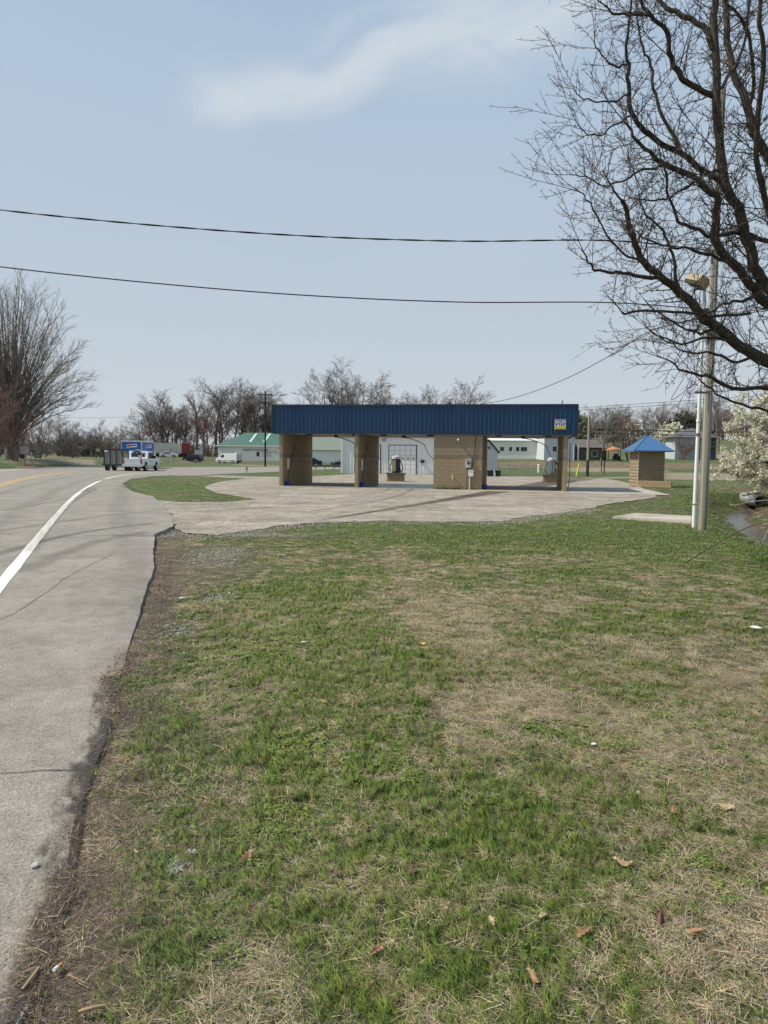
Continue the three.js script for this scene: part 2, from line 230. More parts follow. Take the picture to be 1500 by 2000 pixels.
// what grows where on the near lawn: patches as seen, and noise between them
const PATCH = [ // px, py, radius x, radius z, kind, strength
  [610, 1150, 1.0, 2.4, 'g', 1], [560, 1210, 0.6, 0.8, 'g', 0.8], [700, 1280, 0.9, 1.0, 'g', 0.6], [1150, 1065, 3.2, 3.4, 'g', 0.9], [900, 1050, 2.5, 2.2, 'g', 0.8], [1260, 1030, 2.5, 3, 'g', 0.9], [1230, 1210, 1.0, 0.7, 'g', 0.7], [1010, 1130, 0.7, 1.2, 'g', 0.6],
  [470, 1500, 0.28, 0.3, 'g', 1], [300, 1440, 0.22, 0.5, 'g', 0.9], [270, 1340, 0.25, 0.25, 'g', 0.9], [350, 1640, 0.2, 0.3, 'g', 0.7], [760, 1610, 0.35, 0.3, 'g', 1], [860, 1560, 0.3, 0.2, 'g', 0.9], [800, 1780, 0.35, 0.25, 'g', 0.9], [320, 1890, 0.16, 0.3, 'g', 1], [260, 1960, 0.14, 0.2, 'g', 1], [480, 1720, 0.3, 0.3, 'g', 0.6], [1080, 1500, 0.3, 0.6, 'g', 0.7], [1020, 1640, 0.3, 0.3, 'g', 0.8], [1040, 1850, 0.25, 0.3, 'g', 0.8], [1010, 1960, 0.2, 0.2, 'g', 0.9], [1200, 1970, 0.2, 0.2, 'g', 0.7], [600, 1560, 0.35, 0.4, 'g', 0.5], [700, 1420, 0.7, 0.5, 'g', 0.5], [1280, 1580, 0.15, 0.12, 'g', 0.8],
  [830, 1175, 1.0, 1.7, 'd', 1], [1020, 1175, 1.0, 0.9, 'd', 0.8], [1100, 1290, 0.9, 0.8, 'd', 0.9], [900, 1270, 0.5, 0.5, 'd', 0.7], [1330, 1420, 0.8, 0.5, 'd', 1], [1400, 1520, 0.7, 0.5, 'd', 1], [1200, 1480, 0.4, 0.3, 'd', 0.9], [1250, 1640, 0.4, 0.25, 'd', 0.8], [1450, 1780, 0.4, 0.5, 'd', 1], [1330, 1830, 0.25, 0.2, 'd', 0.7], [840, 1540, 0.1, 0.12, 'd', 0.9], [620, 1920, 0.18, 0.14, 'd', 0.9], [790, 1960, 0.2, 0.12, 'd', 0.9], [700, 1650, 0.16, 0.14, 'd', 0.7], [960, 1480, 0.5, 0.3, 'd', 0.7], [1100, 1090, 1.2, 0.5, 'd', 0.4], [950, 1110, 0.9, 0.6, 'd', 0.6], [1400, 1300, 0.9, 0.6, 'd', 0.6], [1370, 1120, 1.2, 1.2, 'd', 0.6], [640, 1380, 0.5, 0.4, 'd', 0.5], [430, 1580, 0.2, 0.2, 'd', 0.5],
  [520, 1630, 0.18, 0.22, 'm', 1], [520, 1250, 0.5, 0.6, 'm', 0.9], [430, 1280, 0.4, 0.5, 'm', 0.6], [640, 1480, 0.3, 0.3, 'm', 0.6], [560, 1060, 1.6, 0.8, 'm', 0.7],
  [420, 1085, 0.9, 2.2, 'b', 1], [350, 1130, 0.7, 2.4, 'b', 1], [520, 1045, 1.6, 0.7, 'b', 0.8], [440, 1165, 0.4, 0.5, 'b', 0.9], [330, 1230, 0.35, 0.8, 'b', 0.9], [390, 1240, 0.4, 0.4, 'b', 0.6], [650, 1395, 0.12, 0.06, 'b', 0.9], [590, 1420, 0.2, 0.1, 'b', 0.8], [440, 1545, 0.25, 0.08, 'b', 0.9], [1470, 1265, 0.5, 0.9, 'b', 0.9],
].map(([px, py, rx, rz, k, s]) => { const [x, z] = flat(px, py); return { x, z, rx, rz, k, s }; });
const EDGELINE = EDGE.slice(0, 21);
function flora(x, Z) {               // weights of lush grass, dry grass, moss, bare ground
  const w = { g: 0, d: 0, m: 0, b: 0 };
  const wx = x + (fbm(x * 2.3, Z * 2.3, 3) - 0.5) * 0.7, wz = Z + (fbm(x * 2.3 + 50, Z * 2.3, 3) - 0.5) * 0.9;
  for (const p of PATCH) { const q = ((wx - p.x) / p.rx) ** 2 + ((wz - p.z) / p.rz) ** 2; if (q < 4) w[p.k] += p.s * (p.k === 'd' ? 0.42 : p.k === 'g' ? 1.15 : 1) * Math.exp(-q * 1.1); }
  const n1 = fbm(x * 1.1 + 7, Z * 0.9 + 3, 4), n2 = fbm(x * 1.6 + 60, Z * 1.3 + 20, 4), n3 = fbm(x * 4.5 + 9, Z * 4.5 + 31, 3);
  w.g += sst(0.47, 0.70, n1) * 0.55 + sst(0.55, 0.75, n3) * 0.5; w.d += sst(0.50, 0.74, n2) * 0.5 + sst(0.60, 0.78, 1 - n3) * 0.35;
  w.m += sst(0.55, 0.75, fbm(x * 2.2 + 90, Z * 2.2, 3)) * 0.3; w.b += sst(0.66, 0.80, fbm(x * 3.1 + 140, Z * 3.1 + 8, 3)) * 0.6;
  if (Z > 13) { w.g *= 1.3; w.d *= 0.6; w.b *= 0.3; }
  if (Z < 18 && x < 2) { const e = segDist(x, Z, EDGELINE), width = 0.05 + 0.09 * vnoise(Z * 2.1, 4) + 0.05 * sst(3, 2, Z) + 0.38 * sst(6, 10, Z); w.b += 2.2 * (1 - sst(width * 0.7, width * 1.7, e)); if (e < width * 1.8) w.m *= 0.4; }
  if (x > 2 && Z < 45) { const s = segDist(x, Z, STREAM); if (s < 0.5) { w.b += 1.3; } else if (s < 2.4) w.g += 0.7; const right = x - interp(STREAM.map(([a, b]) => [b, a]), Z); if (right > 0.5) { w.d += 1.2; w.b += 0.6; } }
  return w;
}
{
  const lines = (stops) => { const o = []; for (let i = 1; i < stops.length; i++) { const [a, , ] = stops[i - 1], [b, st] = stops[i], n = Math.max(1, Math.round((b - a) / st)); for (let k = 0; k < n; k++) o.push(a + (b - a) * k / n); } o.push(stops[stops.length - 1][0]); return o; };
  const xs = lines([[-1200, 0], [-200, 200], [-60, 14], [-8, 1], [24, 0.25], [60, 1], [220, 8], [1200, 150]]), zs = lines([[-300, 0], [-20, 40], [0, 2], [45, 0.25], [132, 0.75], [330, 6], [700, 30], [2200, 250]]);
  const pos = [], uv = [], col = [], idx = [], nx = xs.length;
  for (const Z of zs) for (const x of xs) {
    let y = terrain(x, Z); pos.push(x, y, -Z); uv.push(x, Z);
    let c;
    if (Z < 48 && x > -8 && x < 26) {
      const w = flora(x, Z), g = w.g + 0.95, d = w.d * 0.7 + 0.1, m = w.m, b = w.b + 0.12, s = g + d + m + b;
      c = [0, 1, 2].map(k => (0.62 * C.lawn[k] * g * 1.5 + C.thatch[k] * 0.45 * d + [0.085, 0.10, 0.026][k] * m + lerp(C.litter[k], C.pale[k], 0.35 * sst(0.5, 0.7, fbm(x * 3, Z * 3 + 70, 3)) + 0.3 * sst(6.5, 11, Z) * sst(0, -4, x)) * b) / s);
      if (x > 2 && segDist(x, Z, STREAM) < 0.55) c = mix3(c, C.soil, 0.7);
    } else {
      c = mix3(C.field, C.thatch, 0.45 * sst(0.42, 0.75, fbm(x * 0.21 + 5, Z * 0.21, 4)));
      for (const P of farGravel) if (inside(x, Z, P)) { c = mix3(C.gravel, C.thatch, 0.3 * fbm(x * 0.7, Z * 0.7, 3)); break; }
      if (bank(x, Z)) c = mix3(C.brown, C.thatch, fbm(x * 0.5, Z, 3) * 0.7);
      if (Z > 140) c = mix3(c, [0.13, 0.115, 0.065], 0.5);
      if (Z > 215 && x < 20) c = mix3(c, C.brown, 0.7);
    }
    col.push(...c.map(q => q * 1.45));
  }
  for (let j = 0; j < zs.length - 1; j++) for (let i = 0; i < nx - 1; i++) { const a = j * nx + i; idx.push(a, a + 1, a + nx, a + 1, a + nx + 1, a + nx); }
  const g = new THREE.BufferGeometry(); g.setAttribute('position', new THREE.Float32BufferAttribute(pos, 3)); g.setAttribute('uv', new THREE.Float32BufferAttribute(uv, 2)); g.setAttribute('color', new THREE.Float32BufferAttribute(col, 3)); g.setIndex(idx); g.computeVertexNormals();
  setting('ground', g, new THREE.MeshStandardMaterial({ map: thatchMap, bumpMap: thatchMap, bumpScale: 0.012, vertexColors: true, roughness: 0.97 }));
}
setting('road', sheet(roadOutline, ROAD, -0.06), M.asphalt);
setting('car_wash_lot', sheet(rough(lotOutline.slice(0, FRONT), 0.09, 0.09, 5, false).concat(lotOutline.slice(FRONT)), 0.004), M.gravel);
setting('concrete_slab', sheet(rough(slabOutline, 0.4, 0.03, 2), 0.05, -0.05), M.concrete);

// painted lines
const paint = (color, seed) => new THREE.MeshStandardMaterial({ color, roughness: 0.8, alphaMap: tex(512, (u, v, i, j) => { const a = 0.72 + 0.9 * (fbm(u * 6 + seed, v * 30, 4) - 0.28) + (grain(i, j) - 0.5) * 0.35; const l = a > 0.62 ? 1 : a > 0.5 ? 0.6 : 0.15; return [l, l, l]; }, false), transparent: true });
const whiteLine = paint(new THREE.Color().setRGB(0.66, 0.64, 0.57), 1), yellowLine = paint(new THREE.Color().setRGB(0.6, 0.35, 0.09), 2);
const WL = [[-1.9, 1.2], ...g2([[-10, 1158], [60, 1071], [100, 1021], [150, 967], [175, 950], [205, 936.5], [235, 929.5], [262, 926], [300, 924]])];
setting('white_edge_line', ribbon(WL, 0.155, ROAD + 0.005, 0.015), whiteLine);
const YL = [[-13.5, 20], ...g2([[0, 948], [40, 937.5], [80, 929.5], [120, 924], [150, 920.5]])];
for (const o of [-0.17, 0.17]) setting('yellow_centre_line', ribbon(YL.map(([x, z]) => [x + o, z + o * 0.4]), 0.12, ROAD + 0.005), yellowLine);
setting('far_white_edge_line', ribbon(g2([[-40, 925], [0, 920.5], [40, 917.2], [75, 915]]), 0.2, ROAD + 0.005), whiteLine);
setting('red_kerb_ramp', sheet(g2([[33, 913.6], [48, 911.8], [64, 912], [70, 914], [50, 915.3]]), 0.075, 0.0), mat(0.42, 0.12, 0.11, 0.85));

// old tyre marks, a crack and the crumbling dark rim of the asphalt
const mark = (op, rep = 0.2) => { const a = streakAlpha.clone(); a.repeat.set(1, rep); a.needsUpdate = true; return new THREE.MeshStandardMaterial({ color: new THREE.Color().setRGB(0.055, 0.052, 0.05), roughness: 0.9, transparent: true, opacity: op, alphaMap: a }); };
const m1 = mark(0.42), m2 = mark(0.28);
for (const [L, w, m] of [[[[-20, 1042], [60, 1030], [140, 1018], [220, 1007], [300, 1000]], 0.3, m2], [[[-20, 1090], [60, 1066], [130, 1048], [200, 1036], [300, 1024]], 0.28, m1], [[[40, 1120], [130, 1080], [210, 1055], [290, 1041]], 0.4, m2], [[[60, 1080], [110, 1010], [150, 975], [190, 955]], 0.3, m2], [[[160, 962], [190, 952], [230, 950], [262, 958]], 0.5, m2], [[[0, 1000], [80, 985], [150, 972]], 0.2, m2], [[[190, 940], [215, 936], [240, 937]], 0.5, m1]])
  setting('tyre_mark', ribbon(g2(L), w, ROAD + 0.0045 + 0.0002 * (used.get('tyre_mark') || 0), 0.06, L[0][1]), m);
for (const [L, w] of [[[[600, 1000], [700, 985], [780, 968], [812, 950]], 0.35], [[[560, 985], [660, 975], [740, 962], [765, 952]], 0.25], [[[380, 1000], [520, 992], [640, 990]], 0.5], [[[1010, 969], [1080, 969], [1106, 967], [1120, 968]], 0.22]]) setting('tyre_mark', ribbon(g2(L), w, 0.009 + 0.0002 * (used.get('tyre_mark') || 0), 0.1, L[0][0]), m2);
for (const o of [-1.0, -2.7, 1.5]) setting('tyre_mark', ribbon(WL.slice(0, 9).map(([x, z]) => [x + o, z + o * 0.35]), 0.75, ROAD + 0.0025, 0.2, o), mark(0.13, 0.05));
for (const [L, w] of [[[[-40, 1000], [60, 985], [150, 962], [200, 940]], 0.05], [[[-40, 1240], [60, 1180], [150, 1120], [220, 1085]], 0.03]]) setting('sealed_seam', ribbon(rough(g2(L), 0.3, 0.06, L[0][1], false), w, ROAD + 0.0042, w * 0.5), mark(0.5, 0.4));
const crackMat = mat(0.03, 0.028, 0.026, 0.95);
for (const [L, w] of [[[[-30, 1520], [40, 1516], [95, 1511], [130, 1514], [184, 1510]], 0.006]]) {
  const P = rough(g2(L), 0.05, 0.018, L[0][1], false); setting('asphalt_crack', ribbon(P.length > 120 ? P.filter((_, i) => i % 2) : P, w, ROAD + 0.0045, w * 0.8), crackMat);
}
{
  const rimMat = new THREE.MeshStandardMaterial({ color: new THREE.Color().setRGB(0.075, 0.072, 0.07), map: asphaltMap, bumpMap: asphaltBump, bumpScale: 0.02, roughness: 0.95, transparent: true, alphaMap: tex(512, (u, v, i, j) => { const a = 0.8 * sst(0.35, 1.05, u + (fbm(u * 5, v * 26, 5) - 0.5) * 1.1 + (grain(i, j) - 0.5) * 0.25); return [a, a, a]; }, false) });
  rimMat.color.setRGB(0.32, 0.32, 0.33);
  const L = roadOutline.slice(0, 200).filter(([x, z]) => z > 0.2 && z < 17); const C2 = L.map(([x, z]) => [x - 0.075 - 0.006 * z, z]);
  const r = ribbon(C2, (t) => 0.16 + 0.10 * vnoise(t * 22, 3), ROAD + 0.0055); const uvA = r.attributes.uv; for (let i = 0; i < uvA.count; i++) uvA.setY(i, uvA.getY(i) / 3);
  setting('crumbled_asphalt_rim', r, rimMat);
}
// wash bay floors and the aprons of the car wash (in the building's own axes below)
const waterMat = mat(0.045, 0.04, 0.03, 0.2);
setting('stream_water', ribbon([[7.0, 8.2], [8.9, 13], [10.4, 17.8], [12.0, 22.5], [13.3, 26.3], [14.8, 30], [16.4, 32.6], [17.9, 35]], (t) => 1.4 - 0.7 * t, -0.772, 0), waterMat);

// ---------------------------------------------------------------- grass
{
  const inLot = (x, Z) => inside(x, Z, lotOutline), inRoad = (x, Z) => Z < 50 && inside(x, Z, roadOutline), inSlab = (x, Z) => inside(x, Z, slabOutline);
  function tuft(seed, n, spread, h0, h1, w, lean, curl) {
    const r = mul(seed), pos = [], nor = [], idx = [];
    for (let b = 0; b < n; b++) {
      const a = r() * 6.283, rr = spread * Math.sqrt(r()), x = Math.cos(a) * rr, z = Math.sin(a) * rr, yaw = r() * 6.283, h = lerp(h0, h1, r()), ln = lean * (0.25 + r()) * h, ww = w * (0.6 + 0.8 * r()), dx = Math.cos(yaw), dz = Math.sin(yaw), sx = -dz, sz = dx, cu = curl * (r() - 0.4), base = pos.length / 3;
      const P = [0, 0.4, 0.75, 1].map(t => [x + dx * ln * t * t + sx * cu * h * t * t, h * (t - 0.5 * lean * 0.35 * t * t) * (lean > 1.4 ? (1 - 0.55 * t) : 1), z + dz * ln * t * t + sz * cu * h * t * t]);
      const N = V3(dx * 0.5, 0.8, dz * 0.5).normalize();
      for (let k = 0; k < 3; k++) for (const s of [-1, 1]) { const q = ww * (1 - k * 0.22) / 2 * s; pos.push(P[k][0] + sx * q, P[k][1] - 0.004, P[k][2] + sz * q); nor.push(N.x, N.y, N.z); }
      pos.push(...P[3]); nor.push(N.x, N.y, N.z);
      idx.push(base, base + 1, base + 2, base + 1, base + 3, base + 2, base + 2, base + 3, base + 4, base + 3, base + 5, base + 4, base + 4, base + 5, base + 6);
    }
    const g = new THREE.BufferGeometry(); g.setAttribute('position', new THREE.Float32BufferAttribute(pos, 3)); g.setAttribute('normal', new THREE.Float32BufferAttribute(nor, 3)); g.setIndex(idx); return g;
  }
  function leaves(seed, n, spread, size) {   // low clover and moss: small round leaves
    const r = mul(seed), list = [];
    for (let i = 0; i < n; i++) { const g = new THREE.CircleGeometry(size * (0.6 + 0.7 * r()), 5); g.rotateX(-Math.PI / 2 + (r() - 0.5) * 1.1); g.rotateY(r() * 6.28); const a = r() * 6.28, q = spread * Math.sqrt(r()); g.translate(Math.cos(a) * q, 0.006 + r() * 0.022, Math.sin(a) * q); list.push(g); }
    return merge(list);
  }
  const kinds = {
    lush: { geo: [tuft(1, 16, 0.045, 0.035, 0.085, 0.0038, 0.7, 0.3), tuft(2, 14, 0.05, 0.03, 0.065, 0.0034, 1.0, 0.5), tuft(3, 20, 0.035, 0.05, 0.115, 0.0040, 0.75, 0.3)], col: [0.104, 0.170, 0.014], label: 'green blades of short spring grass across the lawn' },
    dry: { geo: [tuft(4, 16, 0.05, 0.03, 0.07, 0.0040, 1.5, 1.2), tuft(5, 22, 0.06, 0.02, 0.05, 0.0036, 2.0, 1.6), tuft(6, 14, 0.05, 0.04, 0.085, 0.0036, 1.7, 1.0)], col: [0.42, 0.33, 0.195], label: 'straw coloured dead grass matted through the lawn' },
    moss: { geo: [leaves(7, 26, 0.05, 0.006), leaves(8, 18, 0.05, 0.009), leaves(17, 22, 0.045, 0.007), tuft(21, 9, 0.012, 0.03, 0.055, 0.012, 1.3, 0.25)], col: [0.10, 0.15, 0.022], label: 'low moss and clover between the grass of the lawn' },
    litter: { geo: [tuft(9, 16, 0.06, 0.015, 0.045, 0.0038, 1.6, 1.6), tuft(10, 12, 0.07, 0.02, 0.055, 0.0032, 1.9, 1.8)], col: [0.12, 0.085, 0.057], label: 'brown dead stems lying along the broken road edge' },
  };
  const bag = {}; for (const k in kinds) bag[k] = kinds[k].geo.map(() => []);
  const r = mul(2024);
  const bands = [[1.4, 3.2, 2500, 0.72], [3.2, 5.5, 1700, 0.87], [5.5, 9, 850, 1.05], [9, 14, 400, 1.36], [14, 22, 170, 1.8], [22, 34, 60, 2.6], [34, 50, 22, 3.6]];
  for (const [z0, z1, dens, size] of bands) {
    const n = Math.round((z1 - z0) * dens * ((z0 + z1) / 2 * 1.16 + 1.6));
    for (let i = 0; i < n; i++) {
      const Z = lerp(z0, z1, r()), hw = (z0 + z1) / 2 * 0.58 + 0.8, x = (r() * 2 - 1) * Math.max(hw, Z * 0.58 + 0.6); const q = r(), q2 = r(), q3 = r(), q4 = r(), q5 = r();
      if (inRoad(x, Z) || inSlab(x, Z)) continue; 
      if (inLot(x, Z)) { if (Z > 30 || q5 > 0.3) continue; let near = 9; for (let k = 0; k < FRONT; k++) near = Math.min(near, Math.hypot(lotOutline[k][0] - x, lotOutline[k][1] - Z)); if (near > 0.75 * q5 / 0.3 + 0.1) continue; }
      if (Z > 36 && Z < 46 && x > -6.5 && x < 12) continue;
      const y = terrain(x, Z); if (y < -0.68) continue;
      const w = flora(x, Z); let G = (w.g * 1.1 + 0.70) * (0.4 + 1.2 * fbm(x * 6 + 3, Z * 6, 2)), D = (w.d * 0.95 + 0.15) * (0.4 + 1.2 * fbm(x * 7 + 30, Z * 7, 2)), Mo = w.m * 0.9, B = w.b * 1.3 + 0.10; const bare = clamp(w.b - 0.3 * w.g) * 0.62;
      if (Z > 24) { G += 0.6; }
      const s = G + D + Mo + B * 0.6; let t = q * s, kind;
      if (t < G) kind = 'lush'; else if ((t -= G) < D) kind = 'dry'; else if ((t -= D) < Mo) kind = 'moss'; else kind = 'litter';
      if (kind !== 'litter' && q2 < bare) continue;
      const list = bag[kind], v = Math.floor(q3 * list.length) % list.length;
      const lushness = clamp(w.g), sc = size * (kind === 'lush' ? 0.29 + 0.31 * lushness : kind === 'moss' ? 1 : 0.85) * (0.75 + 0.5 * q4) * (Z > 9 ? 0.85 : 1);
      list[v].push([x, y, -Z, q5 * 6.283, sc, q4, w]);
      if (kind === 'dry' && Z < 14) list[(v + 1) % list.length].push([x + (q2 - 0.5) * 0.08, y, -Z + (q3 - 0.5) * 0.08, q2 * 6.283, sc * (0.8 + 0.4 * q3), q3, w]);
    }
  }
  // dead stems thrown up along, and over, the broken edge of the asphalt
  { const q = mul(88); for (let i = 0; i < 8000; i++) { const t = Math.pow(q(), 1.6), k = 2 + Math.floor(t * 15.99), a = EDGE[k], b = EDGE[k + 1], f = q(), off = -0.05 + 0.24 * Math.pow(q(), 1.2) * (1 + 0.5 * vnoise(i * 0.01, 3)), x = lerp(a[0], b[0], f) + off, Z = lerp(a[1], b[1], f) + (q() - 0.5) * 0.1; if (Z < 1.2) continue; const onRoad = inRoad(x, Z); if (onRoad && (Z > 6 || segDist(x, Z, EDGELINE) > 0.05 * q() * q())) continue; const v = q() < 0.5 ? 0 : 1; bag.litter[v].push([x, onRoad ? ROAD : Math.max(terrain(x, Z), -0.02), -Z, q() * 6.283, (0.5 + 0.7 * q()) * (Z < 4 ? 0.8 : 1.2), q(), { m: 0 }]); } }
  { const q = mul(91); for (let i = 0; i < 2600; i++) { const k = 2 + Math.floor(q() * 4.99), a = STREAM[k], b = STREAM[k + 1] || a, f = q(), off = (q() + q() - 0.85) * 2.6, x = lerp(a[0], b[0], f) + off, Z = lerp(a[1], b[1], f) + (q() - 0.5) * 0.6, y = terrain(x, Z); if (y < -0.72) continue; const kind = off > 0.2 ? (q() < 0.7 ? 'dry' : 'litter') : q() < 0.75 ? 'lush' : 'dry'; bag[kind][Math.floor(q() * 2)].push([x, y, -Z, q() * 6.283, (off > 0.2 ? 3.2 : 2.0) * (0.6 + 0.8 * q()), q(), { m: 0 }]); } }
  const m4 = new THREE.Matrix4(), qq = new THREE.Quaternion(), up = V3(0, 1, 0), cc = new THREE.Color();
  for (const k in kinds) {
    const K = kinds[k]; const root = new THREE.Group(); const names = { lush: 'green_grass', dry: 'dry_grass', moss: 'moss', litter: 'dead_stems' };
    bag[k].forEach((list, v) => {
      if (!list.length) return;
      const im = new THREE.InstancedMesh(K.geo[v], new THREE.MeshStandardMaterial({ roughness: 0.75, side: THREE.DoubleSide }), list.length); im.name = numbered(names[k]); im.userData.kind = 'stuff'; im.userData.label = K.label; im.userData.category = 'grass';
      const rr = mul(300 + v);
      list.forEach(([x, y, z, yaw, sc, q, w], i) => {
        qq.setFromAxisAngle(up, yaw); m4.compose(V3(x, y, z), qq, V3(sc, sc * (x > 5 && z < -9 && k !== 'moss' && sc > 2.2 ? 0.8 : z > -5.5 ? 1 : z > -9 ? 0.8 : z > -14 ? 0.6 : z > -22 ? 0.42 : 0.3), sc)); im.setMatrixAt(i, m4);
        let c = K.col; const t = rr(), br = 0.62 + 0.8 * rr();
        if (k === 'lush') c = mix3(t < 0.22 ? [0.19, 0.195, 0.04] : t < 0.42 ? [0.06, 0.124, 0.012] : c, [0.155, 0.22, 0.02], 0.5 * rr());
        if (k === 'dry') c = t < 0.3 ? [0.47, 0.39, 0.265] : t < 0.55 ? [0.24, 0.17, 0.095] : c;
        if (k === 'moss') c = mix3(c, [0.19, 0.18, 0.035], 0.6 * clamp(w.m));
        if (k === 'litter') c = t < 0.25 ? [0.36, 0.28, 0.18] : c;
        cc.setRGB(c[0] * br, c[1] * br, c[2] * br); im.setColorAt(i, cc);
      });
      scene.add(im);
    });
  }
}

// ---------------------------------------------------------------- loose gravel at the edge of the lot and in the bare strip
{
  const r = mul(404), spots = [], geo = new THREE.IcosahedronGeometry(1, 0), p = geo.attributes.position; for (let i = 0; i < p.count; i++) { const k = 0.8 + 0.4 * vnoise(p.getX(i) * 3 + 9, p.getY(i) * 3 + p.getZ(i) * 5); p.setXYZ(i, p.getX(i) * k, p.getY(i) * k * 0.65, p.getZ(i) * k); } geo.computeVertexNormals();
  for (let i = 0; i < 7000; i++) { const k = Math.floor(r() * (FRONT - 1)), a = lotOutline[k], b = lotOutline[k + 1], f = r(); spots.push([lerp(a[0], b[0], f) + (r() - 0.5) * 0.8, lerp(a[1], b[1], f) + (r() + r() - 1) * 1.3, 0.008 + 0.016 * r() * r()]); }
  for (const [px, py, rx, rz, n] of [[420, 1085, 0.9, 2.0, 1100], [440, 1165, 0.4, 0.5, 260], [520, 1045, 1.4, 0.6, 700], [345, 1230, 0.3, 0.6, 160], [345, 1692, 0.085, 0.085, 90], [375, 1660, 0.03, 0.03, 14], [430, 1540, 0.2, 0.06, 24], [1255, 1545, 0.12, 0.06, 16]]) { const [x, z] = flat(px, py); for (let i = 0; i < n; i++) { const g = () => (r() + r() + r()) / 1.5 - 1; spots.push([x + g() * rx, z + g() * rz, z < 5 ? 0.0035 + 0.005 * r() : 0.006 + 0.012 * r() * r()]); } }
  const list = spots.filter(([x, Z]) => Z > 1.5 && !(Z < 50 && inside(x, Z, roadOutline))), im = new THREE.InstancedMesh(geo, new THREE.MeshStandardMaterial({ roughness: 0.95 }), list.length); im.name = 'loose_gravel'; tag(im, 'loose pale gravel along the edge of the lot and in the bare strip', 'gravel', null, 'stuff');
  const q = new THREE.Quaternion(), m = new THREE.Matrix4(), c = new THREE.Color(); list.forEach(([x, Z, s], i) => { q.setFromAxisAngle(V3(r() - 0.5, r(), r() - 0.5).normalize(), r() * 6); m.compose(V3(x, terrain(x, Z) + s * 0.5 + (Z < 5 ? 0.006 : 0.004), -Z), q, V3(s, s, s)); im.setMatrixAt(i, m); const l = 0.24 + 0.26 * r(); c.setRGB(l, l * 0.93, l * 0.82); im.setColorAt(i, c); }); scene.add(im);
}

// ================================================================ THE CAR WASH
const TURN = -0.185;
const WASH = new THREE.Vector3(-6.18, 0, -39.6);
const washToWorld = (u, v) => [WASH.x + Math.cos(TURN) * u + Math.sin(TURN) * v, -(WASH.z - Math.sin(TURN) * u + Math.cos(TURN) * v)];   // along the front, out of the front -> x, distance
function textCanvas(w, h, draw) { const c = document.createElement('canvas'); c.width = w; c.height = h; draw(c.getContext('2d'), w, h); const t = new THREE.CanvasTexture(c); t.colorSpace = THREE.SRGBColorSpace; t.magFilter = THREE.LinearFilter; return t; }
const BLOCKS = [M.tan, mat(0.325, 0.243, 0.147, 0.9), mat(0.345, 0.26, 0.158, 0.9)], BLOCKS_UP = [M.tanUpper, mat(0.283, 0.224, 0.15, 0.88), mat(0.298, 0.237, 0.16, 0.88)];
const blockGeo = new Map();
function blockBox(w, h, d) { const k = `${w.toFixed(3)},${h.toFixed(3)},${d.toFixed(3)}`; if (!blockGeo.has(k)) blockGeo.set(k, poly([[-w / 2 + 0.004, -h / 2 + 0.004], [w / 2 - 0.004, -h / 2 + 0.004], [w / 2 - 0.004, h / 2 - 0.004], [-w / 2 + 0.004, h / 2 - 0.004]], d - 0.008, 0.004)); return blockGeo.get(k); }
const COURSE = 0.2, BLK = 0.4, JOINT = 0.007;
function courses(width, height, fn) { for (let c = 0, y = 0; y < height - 0.03; c++, y += COURSE) { const h = Math.min(COURSE, height - y) - JOINT; let x = 0; let first = c % 2 ? BLK / 2 : BLK; while (x < width - 0.02) { const w = Math.min(x === 0 ? first : BLK, width - x); fn(x + w / 2, y + h / 2, w - JOINT, h, c); x += w; } } }
const HIGH = 2.9;
